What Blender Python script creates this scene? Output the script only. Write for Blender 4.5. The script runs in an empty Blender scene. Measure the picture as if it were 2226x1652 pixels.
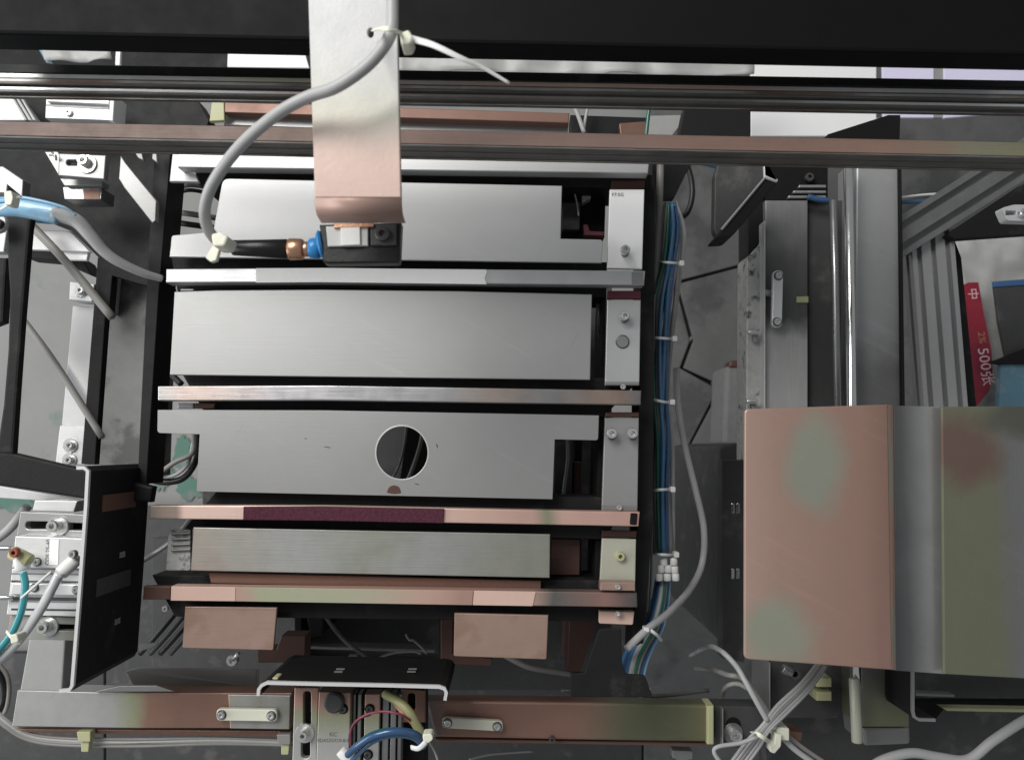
import bpy, bmesh, math, random
from mathutils import Vector
random.seed(7)
sc = bpy.context.scene
# ------------------------------------------------------------------ camera
FPX, CX, CY, CZ, TH = 1750.0, 1113.0, 826.0, 1.5, math.radians(4.8)
cd = bpy.data.cameras.new("camera"); cam = bpy.data.objects.new("camera", cd)
sc.collection.objects.link(cam); sc.camera = cam
cam.location = (0, 0, CZ); cam.rotation_euler = (TH, 0, 0)
cd.sensor_width = 36; cd.lens = FPX / 2226 * 36; cd.clip_start = 0.02; cd.clip_end = 100
# ------------------------------------------------------------------ light of the hall
w = bpy.data.worlds.new("World"); sc.world = w; w.use_nodes = True
w.node_tree.nodes['Background'].inputs[0].default_value = (0.93, 0.96, 1.0, 1)
w.node_tree.nodes['Background'].inputs[1].default_value = 0.24
def area(name, loc, target, sx, sy, power, col):
    l = bpy.data.lights.new(name, 'AREA'); l.shape = 'RECTANGLE'; l.size = sx; l.size_y = sy
    l.energy = power; l.color = col
    o = bpy.data.objects.new(name, l); sc.collection.objects.link(o); o.location = loc
    o.rotation_euler = (Vector(target) - Vector(loc)).to_track_quat('-Z', 'Y').to_euler()
    return o
area('ceiling_window_light', (-0.85, 0.95, 2.3), (-0.1, 0.0, 0.9), 1.1, 0.8, 30, (1, .985, .96))
area('side_window_light', (-2.6, -0.2, 1.5), (-0.5, 0.1, 0.3), 2.2, 1.5, 36, (.96, .98, 1))
cd.dof.use_dof = True; cd.dof.focus_distance = .61; cd.dof.aperture_fstop = 12
sc.view_settings.view_transform = 'Standard'; sc.view_settings.look = 'None'
sc.view_settings.exposure = 0.12; sc.view_settings.gamma = 1
# ------------------------------------------------------------------ geometry helpers
CT, ST = math.cos(TH), math.sin(TH)
def P(x, y, z):
    """a point of the place at height z, read off the photograph"""
    vx, vy, vz = (x - CX) / FPX, -(y - CY) / FPX, -1.0
    wy, wz = vy * CT - vz * ST, vy * ST + vz * CT
    k = (z - CZ) / wz
    return Vector((vx * k, wy * k, z))
def mm(px, z): return px * (CZ - z) / FPX          # length in metres of px at height z
W = {}                                             # world origins
def link(name, verts, faces, mats, parent=None, smooth=False, midx=None, uvbox=False):
    c = Vector((0, 0, 0))
    for v in verts: c += Vector(v)
    c /= max(1, len(verts)); c.z = min(v[2] for v in verts)
    me = bpy.data.meshes.new(name)
    me.from_pydata([tuple(Vector(v) - c) for v in verts], [], faces)
    for m in (mats if isinstance(mats, (list, tuple)) else [mats]): me.materials.append(m)
    if midx:
        for p, i in zip(me.polygons, midx): p.material_index = i
    if smooth:
        for p in me.polygons: p.use_smooth = True
    me.update()
    o = bpy.data.objects.new(name, me); sc.collection.objects.link(o)
    W[o.name] = c
    if parent is not None:
        o.parent = parent; o.location = c - W[parent.name]
    else: o.location = c
    return o
def tag(o, label=None, cat=None, group=None, kind=None):
    if label: o['label'] = label
    if cat: o['category'] = cat; o['kind'] = 'thing'
    if group: o['group'] = group
    if kind: o['kind'] = kind
    return o
def T(name, label, cat, x, y, z, group=None):
    o = bpy.data.objects.new(name, None); sc.collection.objects.link(o)
    o.empty_display_size = 0.02; o.location = P(x, y, z); W[o.name] = Vector(o.location)
    return tag(o, label, cat, group)
def rc(pts, radii, n=4):
    """round the corners of an outline; radii in px"""
    out = []; N = len(pts)
    for i, p in enumerate(pts):
        r = radii[i] if isinstance(radii, (list, tuple)) else radii
        if r <= 0: out.append(p); continue
        p = Vector(p); a = (Vector(pts[i - 1]) - p); b = (Vector(pts[(i + 1) % N]) - p)
        r = min(r, a.length * .49, b.length * .49); a = p + a.normalized() * r; b = p + b.normalized() * r
        for k in range(n + 1):
            t = k / n; q = a * (1 - t) ** 2 + p * 2 * t * (1 - t) + b * t * t; out.append((q.x, q.y))
    return out
def bm_obj(name, bm, mats, parent, smooth=False):
    bm.normal_update(); bm.verts.index_update()
    vs = [v.co.copy() for v in bm.verts]; fs = [[v.index for v in f.verts] for f in bm.faces]
    mi = [f.material_index for f in bm.faces]; bm.free()
    return link(name, vs, fs, mats, parent, smooth, mi)
def slab(name, pts, z, t, mat, parent=None, bev=0.0006, holes=(), zs=None):
    """prism: outline read off the picture at its top height z, t metres thick; zs = a height for each corner"""
    bm = bmesh.new()
    tops = [P(x, y, zs[i] if zs else z) for i, (x, y) in enumerate(pts)]
    a = sum(tops[i].x * tops[(i + 1) % len(tops)].y - tops[(i + 1) % len(tops)].x * tops[i].y for i in range(len(tops)))
    if a < 0: tops.reverse()
    vt = [bm.verts.new(p) for p in tops]
    eds = []
    for i in range(len(vt)): eds.append(bm.edges.new((vt[i], vt[(i + 1) % len(vt)])))
    if holes:
        for h in holes:
            hv = [bm.verts.new(P(x, y, z)) for x, y in h]
            for i in range(len(hv)): eds.append(bm.edges.new((hv[i], hv[(i + 1) % len(hv)])))
        r = bmesh.ops.triangle_fill(bm, edges=eds, use_beauty=True, use_dissolve=False)
        fs = [g for g in r['geom'] if isinstance(g, bmesh.types.BMFace)]
    else: fs = [bm.faces.new(vt)]
    bm.normal_update()
    for f in fs:
        if f.normal.z < 0: f.normal_flip()
    r = bmesh.ops.extrude_face_region(bm, geom=fs)
    nv = [g for g in r['geom'] if isinstance(g, bmesh.types.BMVert)]
    ne = [g for g in r['geom'] if isinstance(g, bmesh.types.BMEdge)]
    # the extruded cap is the new top: move the old one down instead
    old = set(v for v in bm.verts) - set(nv)
    for v in old: v.co.z -= t
    bmesh.ops.recalc_face_normals(bm, faces=bm.faces[:])
    if bev:
        be = [e for e in ne if e.is_valid and len(e.link_faces) == 2 and abs(e.link_faces[0].normal.dot(e.link_faces[1].normal)) < .5]
        try: bmesh.ops.bevel(bm, geom=be, offset=min(bev, t * .4), segments=2, profile=.5, affect='EDGES', clamp_overlap=True)
        except Exception: pass
    return bm_obj(name, bm, mat, parent)
def box(name, x0, y0, x1, y1, z, t, mat, parent=None, bev=0.0006):
    return slab(name, [(x0, y0), (x1, y0), (x1, y1), (x0, y1)], z, t, mat, parent, bev)
def spline(pts, n=8):
    if len(pts) < 3: return [Vector(p) for p in pts]
    q = [Vector(p) for p in pts]; q = [q[0] * 2 - q[1]] + q + [q[-1] * 2 - q[-2]]; out = []
    for i in range(1, len(q) - 2):
        for k in range(n):
            t = k / n
            out.append(.5 * ((2 * q[i]) + (-q[i - 1] + q[i + 1]) * t + (2 * q[i - 1] - 5 * q[i] + 4 * q[i + 1] - q[i + 2]) * t * t + (-q[i - 1] + 3 * q[i] - 3 * q[i + 1] + q[i + 2]) * t ** 3))
    out.append(q[-2]); return out
def sweep(name, path, radii, mat, parent=None, seg=10, smooth=True, flat=1.0):
    vs, fs = [], []; N = len(path)
    up = Vector((0, 0, 1))
    for i, p in enumerate(path):
        d = (path[min(i + 1, N - 1)] - path[max(i - 1, 0)])
        if d.length < 1e-9: d = Vector((1, 0, 0))
        d.normalize(); s = d.cross(up)
        if s.length < .05: s = Vector((1, 0, 0))
        s.normalize(); u = s.cross(d).normalized()
        r = radii[i] if isinstance(radii, list) else radii
        for k in range(seg):
            a = 2 * math.pi * k / seg
            vs.append(p + s * math.cos(a) * r + u * math.sin(a) * r * flat)
    for i in range(N - 1):
        for k in range(seg):
            a, b = i * seg + k, i * seg + (k + 1) % seg
            fs.append((a, b, b + seg, a + seg))
    fs.append(tuple(range(seg - 1, -1, -1))); fs.append(tuple(range((N - 1) * seg, N * seg)))
    return link(name, vs, fs, mat, parent, smooth)
def tube(name, pts, wpx, mat, parent=None, n=8, seg=10, flat=1.0, wend=None):
    """pts: (x, y, z) with z optional in the last; wpx: width in px"""
    zz = sum(p[2] for p in pts) / len(pts)
    path = spline([P(*p) for p in pts], n)
    r0 = mm(wpx, zz) / 2
    rr = r0 if wend is None else [r0 + (mm(wend, zz) / 2 - r0) * i / (len(path) - 1) for i in range(len(path))]
    return sweep(name, path, rr, mat, parent, seg, True, flat)
def lathe(name, x, y, z, prof, mat, parent=None, seg=28, hexn=None, c=None):
    """turned piece standing on height z: prof = [(radius m, height m)]; entries in hexn become hexagons"""
    c = c or P(x, y, z); vs, fs = [], []
    for j, (r, h) in enumerate(prof):
        for k in range(seg):
            a = 2 * math.pi * k / seg; q = r
            if hexn and j in hexn:
                b = (a + .3) % (math.pi / 3) - math.pi / 6; q = r * math.cos(math.pi / 6) / math.cos(b)
            vs.append(Vector((c.x + math.cos(a) * q, c.y + math.sin(a) * q, c.z + h)))
    for j in range(len(prof) - 1):
        for k in range(seg):
            a, b = j * seg + k, j * seg + (k + 1) % seg
            fs.append((a, b, b + seg, a + seg))
    fs.append(tuple(range((len(prof) - 1) * seg, len(prof) * seg)))
    fs.append(tuple(range(seg - 1, -1, -1)))
    o = link(name, vs, fs, mat, parent, False)
    return o
def caphead(name, x, y, z, dpx, mat, parent=None, h=None, sock=.5):
    r = mm(dpx, z) / 2; h = h if h is not None else r * 1.1
    return lathe(name, x, y, z, [(r, 0), (r, h * .8), (r * .86, h), (r * sock, h), (r * sock, h * .25), (r * .1, h * .2)], mat, parent, 24, (3, 4))
def washer(name, x, y, z, dpx, mat, parent=None, h=.0016):
    r = mm(dpx, z) / 2
    return lathe(name, x, y, z, [(r, 0), (r, h * .75), (r * .95, h), (r * .3, h)], mat, parent, 32)
def bolt(x, y, z, d, parent, mat=None, wash=None, wmat=None, h=None, off=(0, 0)):
    """a washer with a socket head on it"""
    if wash:
        wz = z
        parent = washer('washer', x, y, z, wash, wmat or M['zinc'], parent); z = z + .0016
    return caphead('bolt_head', x + off[0], y + off[1], z + .00005, d, mat or M['zinc'], parent, h)
def profile(name, p0, p1, prof, mat, parent=None):
    """extrusion from p0 to p1 (world); prof = closed outline (across, up) in metres"""
    d = (p1 - p0).normalized(); s = d.cross(Vector((0, 0, 1))).normalized(); u = s.cross(d)
    vs = [p + s * a + u * b for p in (p0, p1) for a, b in prof]; n = len(prof)
    fs = [(i, (i + 1) % n, n + (i + 1) % n, n + i) for i in range(n)] + [tuple(range(n - 1, -1, -1)), tuple(range(n, 2 * n))]
    bm = bmesh.new(); bv = [bm.verts.new(v) for v in vs]
    for f in fs: bm.faces.new([bv[i] for i in f])
    bmesh.ops.recalc_face_normals(bm, faces=bm.faces[:])
    bmesh.ops.bevel(bm, geom=[e for e in bm.edges if len(e.link_faces) == 2 and e.calc_face_angle(0) > .5 and abs((e.verts[0].co - e.verts[1].co).normalized().dot(d)) > .9], offset=.0003, segments=2, affect='EDGES', clamp_overlap=True)
    return bm_obj(name, bm, mat, parent)
def tslot(wd, ht, n=2, dep=.35):
    """outline of a slotted aluminium extrusion, n slots in its upper face, one in each side"""
    pts = [(-wd / 2, -ht)]
    pts += [(-wd / 2, -ht * .62), (-wd * .5 + ht * .16, -ht * .62), (-wd * .5 + ht * .16, -ht * .38), (-wd / 2, -ht * .38), (-wd / 2, 0)]
    for i in range(n):
        c = -wd / 2 + wd * (i + .5) / n; g = wd / n * .17
        pts += [(c - g, 0), (c - g, -ht * dep), (c + g, -ht * dep), (c + g, 0)]
    pts += [(wd / 2, 0), (wd / 2, -ht * .38), (wd * .5 - ht * .16, -ht * .38), (wd * .5 - ht * .16, -ht * .62), (wd / 2, -ht * .62), (wd / 2, -ht)]
    return pts
def sheet(name, quad, z, nx, ny, amp, t, mat, parent=None, sc_=1.0, seed=0, dome=0):
    """crumpled sheet or bag over a quad of the picture"""
    from mathutils import noise
    a, b, c, d = [P(x, y, z) for x, y in quad]; vs = []
    for lay in (0, 1):
        for j in range(ny + 1):
            for i in range(nx + 1):
                u, v = i / nx, j / ny
                p = a * (1 - u) * (1 - v) + b * u * (1 - v) + c * u * v + d * (1 - u) * v
                q = Vector((p.x * 14 * sc_ + seed, p.y * 14 * sc_, seed * 1.7))
                h = abs(noise.noise(q)) * amp * 2 + abs(noise.noise(q * 2.7)) * amp
                h += dome * math.sin(math.pi * u) ** .5 * math.sin(math.pi * v) ** .5 if 0 < u < 1 and 0 < v < 1 else 0
                e = min(u, 1 - u, v, 1 - v)
                vs.append(Vector((p.x, p.y, p.z + h - (t if lay else 0))))
    n = (nx + 1) * (ny + 1); fs = []
    for j in range(ny):
        for i in range(nx):
            q = j * (nx + 1) + i; r = (q, q + nx + 1, q + nx + 2, q + 1)
            fs.append(r); fs.append(tuple(k + n for k in reversed(r)))
    per = [i for i in range(nx)] + [j * (nx + 1) + nx for j in range(ny)] + [ny * (nx + 1) + i for i in range(nx, 0, -1)] + [j * (nx + 1) for j in range(ny, 0, -1)]
    for k in range(len(per)):
        p_, q_ = per[k], per[(k + 1) % len(per)]; fs.append((p_, q_, q_ + n, p_ + n))
    return link(name, vs, fs, mat, parent, True)
def text(name, s, x, y, z, size_px, rot, mat, parent, align='CENTER', sx=1.0):
    cu = bpy.data.curves.new(name, 'FONT'); cu.body = s; cu.align_x = align; cu.align_y = 'CENTER'
    cu.size = mm(size_px, z); cu.extrude = 0.00008; cu.resolution_u = 3
    o = bpy.data.objects.new('tmp', cu); sc.collection.objects.link(o)
    me = bpy.data.meshes.new_from_object(o.evaluated_get(bpy.context.evaluated_depsgraph_get()))
    bpy.data.objects.remove(o); me.name = name; me.materials.clear(); me.materials.append(mat)
    t = bpy.data.objects.new(name, me); sc.collection.objects.link(t); c = P(x, y, z); W[t.name] = c
    t.parent = parent; t.location = c - W[parent.name]; t.rotation_euler = (0, 0, math.radians(rot)); t.scale = (sx, 1, 1)
    return t
def circ(x, y, r, n=48, ry=None):
    return [(x + r * math.cos(2 * math.pi * k / n), y + (ry or r) * math.sin(2 * math.pi * k / n)) for k in range(n)]
def slotpts(x0, y0, x1, y1):
    return rc([(x0, y0), (x1, y0), (x1, y1), (x0, y1)], min(abs(x1 - x0), abs(y1 - y0)) * .49, 5)
# ------------------------------------------------------------------ materials
def lin(v): v /= 255; return v / 12.92 if v <= .04045 else ((v + .055) / 1.055) ** 2.4
def col(c, k=1.0): return (min(1, lin(c[0]) * k), min(1, lin(c[1]) * k), min(1, lin(c[2]) * k), 1)
M = {}
def mat(name, c, rough=.5, metal=0, stops=None, axis=0, var=.12, vs=40, brush=None, bump=.15, spots=0, mix2=None, m2s=12, m2t=.55, clear=0, trans=0, alpha=1, spec=.5, wob=.08, fine=900, blobs=(), rvar=.3, smear=0):
    """c: colour of the thing (0-255 values as painted); stops: tarnish tints and painted light running along the thing; mix2: a second colour in patches of wear or painted shade"""
    m = bpy.data.materials.new(name); m.use_nodes = True; nt = m.node_tree; N = nt.nodes; L = nt.links
    b = N['Principled BSDF']; b.inputs['Roughness'].default_value = rough; b.inputs['Metallic'].default_value = metal
    b.inputs['Specular IOR Level'].default_value = spec
    if clear: b.inputs['Coat Weight'].default_value = clear; b.inputs['Coat Roughness'].default_value = .15
    if trans: b.inputs['Transmission Weight'].default_value = trans; b.inputs['IOR'].default_value = 1.35
    tc = N.new('ShaderNodeTexCoord')
    def noise(scale, detail=4, vec=None, mapscale=None, r=.6):
        n = N.new('ShaderNodeTexNoise'); n.inputs['Scale'].default_value = scale; n.inputs['Detail'].default_value = detail; n.inputs['Roughness'].default_value = r
        src = tc.outputs['Object']
        if mapscale:
            mp = N.new('ShaderNodeMapping'); mp.inputs['Scale'].default_value = mapscale; L.new(src, mp.inputs[0]); src = mp.outputs[0]
        L.new(src, n.inputs['Vector']); return n.outputs['Fac']
    def mth(op, a, bb=None, clampv=False):
        n = N.new('ShaderNodeMath'); n.operation = op; n.use_clamp = clampv
        for i, v in enumerate((a, bb)):
            if v is None: continue
            if isinstance(v, (int, float)): n.inputs[i].default_value = v
            else: L.new(v, n.inputs[i])
        return n.outputs[0]
    def mixc(f, a, bb, mode='MIX'):
        n = N.new('ShaderNodeMix'); n.data_type = 'RGBA'; n.blend_type = mode
        if isinstance(f, (int, float)): n.inputs[0].default_value = f
        else: L.new(f, n.inputs[0])
        for i, v in ((6, a), (7, bb)):
            if isinstance(v, tuple): n.inputs[i].default_value = v
            else: L.new(v, n.inputs[i])
        return n.outputs[2]
    if stops:
        sp = N.new('ShaderNodeSeparateXYZ'); L.new(tc.outputs['Generated'], sp.inputs[0])
        t = mth('ADD', sp.outputs[axis], mth('MULTIPLY', mth('SUBTRACT', noise(18, 3), .5), wob * 4))
        cr = N.new('ShaderNodeValToRGB'); L.new(t, cr.inputs[0]); e = cr.color_ramp
        e.elements[0].position = stops[0][0]; e.elements[0].color = col(stops[0][1])
        e.elements[1].position = stops[-1][0]; e.elements[1].color = col(stops[-1][1])
        for p_, c_ in stops[1:-1]:
            k = e.elements.new(p_); k.color = col(c_)
        base = cr.outputs[0]
    else: base = col(c)
    if mix2:
        f = mth('MULTIPLY', mth('SUBTRACT', noise(m2s, 5), m2t), 9, True)
        base = mixc(f, base, col(mix2))
    for (bx, by, rx, ry, bc) in blobs:      # tarnished areas with a ragged outline, placed on the sheet
        sb = N.new('ShaderNodeSeparateXYZ'); L.new(tc.outputs['Generated'], sb.inputs[0])
        nz = mth('MULTIPLY', mth('SUBTRACT', noise(30, 4), .5), .9)
        dx = mth('DIVIDE', mth('SUBTRACT', sb.outputs[0], bx), rx); dy = mth('DIVIDE', mth('SUBTRACT', sb.outputs[1], by), ry)
        rr = mth('SQRT', mth('ADD', mth('MULTIPLY', dx, dx), mth('MULTIPLY', dy, dy)))
        base = mixc(mth('MULTIPLY', mth('SUBTRACT', mth('ADD', nz, 1), rr), 1.9, True), base, col(bc))
    # uneven tone
    f = mth('MULTIPLY', mth('SUBTRACT', noise(vs, 6, r=.7), .5), 2.2)
    g = mth('ADD', mth('MULTIPLY', f, var), 1)
    if brush is not None:
        ms = (25, fine, fine) if brush == 0 else (fine, 25, fine)
        br = noise(1, 3, mapscale=ms)
        g = mth('ADD', g, mth('MULTIPLY', mth('SUBTRACT', br, .5), var * (2.4 if name.startswith('rail_') else .45)))
    if smear:   # hand smears and hairline scratches, drawn out at odd angles
        for ang, sc1, sc2 in ((.5, (9, 160, 9), 1), (-1.1, (14, 420, 14), 2)):
            mp = N.new('ShaderNodeMapping'); mp.inputs['Rotation'].default_value = (0, 0, ang); L.new(tc.outputs['Object'], mp.inputs[0])
            mq = N.new('ShaderNodeMapping'); mq.inputs['Scale'].default_value = sc1; L.new(mp.outputs[0], mq.inputs[0])
            n = N.new('ShaderNodeTexNoise'); n.inputs['Scale'].default_value = 1; n.inputs['Detail'].default_value = 5; L.new(mq.outputs[0], n.inputs['Vector'])
            thr = mth('MULTIPLY', mth('SUBTRACT', n.outputs['Fac'], .56 if sc2 == 1 else .66), 5 if sc2 == 1 else 14, True)
            msk = mth('MULTIPLY', thr, mth('MULTIPLY', mth('SUBTRACT', noise(11, 3), .45), 5, True))
            g = mth('ADD', g, mth('MULTIPLY', msk, smear if sc2 == 1 else -smear * 1.6))
    cb = N.new('ShaderNodeCombineXYZ'); [L.new(g, cb.inputs[i]) for i in range(3)]
    base = mixc(1.0, base, cb.outputs[0], 'MULTIPLY')
    if spots:
        v = noise(260, 2); f = mth('MULTIPLY', mth('SUBTRACT', v, .80 - spots * .03), 14, True)
        base = mixc(f, base, (.03, .025, .02, 1))
    L.new(base, b.inputs['Base Color'])
    r = mth('ADD', rough, mth('MULTIPLY', mth('SUBTRACT', noise(vs * 1.7, 5), .5), rvar), True)
    L.new(r, b.inputs['Roughness'])
    bp = N.new('ShaderNodeBump'); bp.inputs['Strength'].default_value = bump; bp.inputs['Distance'].default_value = .0006
    L.new(br if brush is not None else noise(420, 4), bp.inputs['Height']); L.new(bp.outputs[0], b.inputs['Normal'])
    if alpha < 1: b.inputs['Alpha'].default_value = alpha
    M[name] = m; return m
PINK, OLIVE, GREY = (196, 158, 142), (150, 155, 128), (178, 178, 176)
ST_ = dict(metal=.6, brush=0, var=.035, bump=.05, rvar=.06)
mat('steel_bright', (196, 196, 196), .42, spots=.4, smear=.08, **ST_)
mat('steel_plate', (166, 166, 165), .42, spots=.5, smear=.12, **ST_)
mat('steel_mid', (156, 156, 155), .45, spots=.6, smear=.14, **ST_)
mat('steel_dull', (140, 140, 139), .5, spots=.8, **ST_)
mat('steel_low', (0, 0, 0), .45, stops=[(0, (176, 160, 150)), (.1, (168, 166, 158)), (.3, (165, 165, 163)), (.5, (150, 151, 140)), (.65, (158, 158, 157)), (1, (144, 145, 132))], metal=.5, brush=0, var=.06)
mat('bar_steel', (196, 196, 197), .36, metal=.7, brush=0, var=.12, spots=.7)
mat('bar_streaked', (0, 0, 0), .34, metal=.7, brush=0, var=.15, stops=[(0, (190, 190, 190)), (.08, (206, 188, 178)), (.25, (190, 188, 190)), (.6, (172, 172, 172)), (.72, (178, 164, 154)), (.8, (150, 150, 150)), (.95, (168, 146, 132)), (1, (130, 128, 128))], wob=.03)
mat('bar_pink', (0, 0, 0), .42, metal=.35, brush=0, var=.06, stops=[(0, (140, 128, 118)), (.06, (150, 132, 122)), (.075, (226, 196, 184)), (.5, (220, 190, 176)), (.78, (200, 164, 150)), (.81, (140, 142, 118)), (.84, (208, 172, 158)), (1, (200, 160, 148))], wob=.008)
mat('bar_last', (0, 0, 0), .42, metal=.35, brush=0, var=.08, stops=[(0, (214, 180, 166)), (.64, (196, 156, 144)), (.78, (190, 158, 146)), (.82, (100, 100, 96)), (.93, (150, 116, 108)), (1, (86, 84, 84))], wob=.01)
mat('tape_white', (226, 226, 224), .35, var=.03, vs=90, bump=.25, mix2=(226, 226, 190), m2s=30, m2t=.68)
mat('tape_tan', (0, 0, 0), .4, var=.04, stops=[(0, (176, 146, 132)), (.12, (158, 160, 134)), (.5, (160, 160, 138)), (.8, (178, 148, 134)), (1, (160, 128, 116))])
mat('tape_tan_light', (206, 176, 162), .4, var=.04)
mat('velcro', (80, 44, 56), .95, var=.8, vs=420, bump=1.0, spec=.2, mix2=(110, 72, 84), m2s=900, m2t=.62)
mat('pink_plate', (162, 136, 124), .42, smear=.15, metal=.3, brush=0, var=.07, mix2=(150, 122, 108), m2s=26, m2t=.5, spots=.5)
mat('guard_plate', (0, 0, 0), .4, smear=.16, metal=.35, brush=0, var=.05, rvar=.12, wob=.02, stops=[(0, (182, 153, 140)), (.25, (168, 139, 126)), (.8, (156, 126, 113)), (1, (138, 110, 98))], blobs=[(.5, .77, .26, .24, (146, 148, 134)), (.2, .14, .32, .17, (152, 154, 138)), (.92, .1, .06, .2, (146, 116, 106))])
mat('guard_grey', (0, 0, 0), .35, smear=.2, metal=.6, brush=1, var=.1, stops=[(0, (90, 90, 92)), (.25, (110, 110, 110)), (.7, (170, 170, 170)), (1, (176, 176, 176))], wob=.05)  # dark to light ramp: reflection on the curved sheet put into the colour
mat('guard_olive', (0, 0, 0), .4, smear=.2, metal=.45, brush=1, var=.06, rvar=.12, wob=.02, stops=[(0, (118, 120, 100)), (.45, (118, 120, 100)), (.62, (118, 118, 118)), (1, (126, 126, 126))], blobs=[(.25, .83, .4, .17, (114, 94, 86)), (.8, .95, .5, .1, (92, 94, 84))])
mat('arm', (0, 0, 0), .5, smear=.07, metal=.15, var=.03, axis=1, stops=[(0, (192, 166, 156)), (.2, (198, 174, 164)), (.38, (190, 188, 176)), (.52, (187, 187, 182)), (.62, (188, 188, 187)), (1, (192, 192, 192))], wob=.03)
mat('rail_front', (0, 0, 0), .5, metal=.3, brush=0, var=.14, stops=[(0, (90, 74, 67)), (.3, (92, 76, 68)), (.5, (112, 92, 84)), (.85, (138, 112, 100)), (.93, (128, 126, 106)), (1, (122, 122, 100))], wob=.04)  # darker towards the left in the colour, to offset the near lamp
mat('rail_back', (0, 0, 0), .35, metal=.4, brush=0, var=.25, stops=[(0, (206, 206, 206)), (.2, (200, 200, 196)), (.3, (184, 186, 160)), (.38, (180, 180, 178)), (.5, (186, 160, 146)), (.7, (186, 160, 146)), (.78, (186, 186, 186)), (1, (200, 200, 200))], wob=.03)
mat('rail_shade', (98, 96, 93), .5, metal=.3, brush=0, var=.5)  # shade of the rail sides put into a darker body colour
mat('rail_bright', (0, 0, 0), .35, metal=.4, brush=0, var=.2, wob=.03, stops=[(0, (214, 214, 214)), (.25, (206, 206, 206)), (.35, (212, 186, 184)), (.42, (136, 128, 124)), (.7, (130, 128, 126)), (.8, (190, 190, 190)), (1, (226, 226, 226))])  # lit ledges of the rail put into lighter strips
mat('rail_streak', (158, 156, 152), .4, metal=.4, brush=0, var=.6, mix2=(130, 106, 94), m2s=9, m2t=.5)
mat('black_paint', (25, 25, 26), .6, smear=.4, var=.3, bump=.3, mix2=(46, 45, 44), m2s=34, m2t=.58, spec=.25)
mat('black_deep', (20, 20, 20), .7, spec=.2, var=.3, bump=.1)
mat('black_beam', (13, 13, 14), .6, spec=.12, var=.18, vs=25, brush=0, bump=.1)
mat('dark_grey', (64, 64, 64), .6, var=.3, mix2=(86, 85, 83), m2s=30, m2t=.57, bump=.4)
mat('brown_steel', (122, 92, 80), .45, metal=.4, brush=0, var=.15)
mat('brown_dark', (88, 62, 54), .5, metal=.3, brush=0, var=.2, mix2=(84, 50, 60), m2s=22)
mat('maroon', (110, 50, 66), .5, var=.2)
mat('frame_beam', (0, 0, 0), .42, smear=.15, metal=.4, brush=0, var=.08, stops=[(0, (172, 172, 168)), (.2, (168, 168, 166)), (.34, (172, 172, 168)), (.42, (150, 152, 124)), (.47, (142, 110, 96)), (.8, (142, 110, 96)), (1, (140, 110, 98))], wob=.04, spots=.6)
mat('frame_beam_right', (0, 0, 0), .42, smear=.2, metal=.4, brush=0, var=.1, stops=[(0, (110, 110, 110)), (.08, (142, 110, 97)), (.5, (138, 106, 93)), (.7, (102, 104, 82)), (.92, (102, 104, 82)), (1, (122, 118, 90))], wob=.03, spots=.8)
mat('grey_paint', (156, 156, 154), .5, var=.12, vs=60, mix2=(128, 128, 126), m2s=30, m2t=.6, spots=.5)
mat('post_paint', (122, 122, 120), .55, var=.25, vs=40, mix2=(84, 84, 83), m2s=26, m2t=.5, spots=.8)  # mottled paint, darkened further to stand in for the gusset's shade
mat('grey_light', (206, 206, 206), .45, metal=.2, var=.05)
mat('mottled', (186, 186, 184), .5, metal=.3, var=.35, vs=120, mix2=(84, 84, 84), m2s=90, m2t=.56)
mat('rail_dark', (0, 0, 0), .45, metal=.3, brush=1, var=.15, axis=1, stops=[(0, (188, 188, 188)), (.46, (176, 176, 174)), (.54, (84, 84, 84)), (.8, (88, 88, 88)), (1, (140, 140, 140))], wob=.06)
mat('column', (0, 0, 0), .42, smear=.2, metal=.4, brush=1, var=.08, axis=1, stops=[(0, (120, 122, 96)), (.1, (110, 110, 104)), (.35, (110, 110, 110)), (.62, (110, 110, 110)), (.72, (150, 150, 150)), (1, (170, 170, 170))], wob=.04, spots=.5)
mat('chrome', (226, 226, 224), .16, metal=1, var=.05, bump=.02)
mat('chrome_dull', (150, 150, 150), .3, metal=.8, var=.2, bump=.1)
mat('alu', (222, 222, 222), .4, metal=.35, brush=0, var=.04)
mat('alu_v', (0, 0, 0), .4, metal=.45, brush=1, var=.08, axis=1, stops=[(0, (190, 190, 188)), (.45, (176, 176, 172)), (.7, (164, 168, 140)), (.85, (190, 152, 138)), (1, (170, 140, 126))], wob=.05)
mat('alu_grey', (150, 150, 150), .36, metal=.6, brush=1, var=.1)
mat('alu_mid', (170, 170, 170), .4, metal=.5, brush=1, var=.08)
mat('alu_dim', (122, 122, 122), .4, metal=.5, brush=0, var=.35)
mat('zinc', (214, 214, 212), .3, metal=.75, var=.1, vs=200)
mat('bolt_dark', (96, 96, 96), .35, metal=.7, var=.2)
mat('brass', (206, 160, 130), .3, metal=.8, var=.1)
mat('rust', (150, 82, 60), .7, var=.3)
mat('white_sheet', (250, 250, 249), .5, var=.02, vs=20)  # near white; also stands in for daylight beyond the rails
mat('lilac_daylight', (236, 230, 255), .4, var=.03)  # tinted daylight put into a sheet colour
mat('white_bag', (176, 176, 174), .45, var=.12, vs=30, bump=.3)
mat('red_print', (146, 34, 52), .5, var=.2, vs=30, mix2=(120, 26, 50), m2s=14, m2t=.5)
mat('white_print', (226, 190, 196), .6, var=.05)
mat('blue_print', (104, 146, 164), .5, var=.15, mix2=(150, 160, 170), m2s=30, m2t=.55)
mat('blue_dark_print', (60, 96, 140), .5, var=.1)
mat('ink', (110, 110, 110), .6, var=.1)
mat('cable_grey', (168, 168, 168), .45, var=.06)
mat('cable_mid', (136, 134, 130), .5, var=.1)
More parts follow.
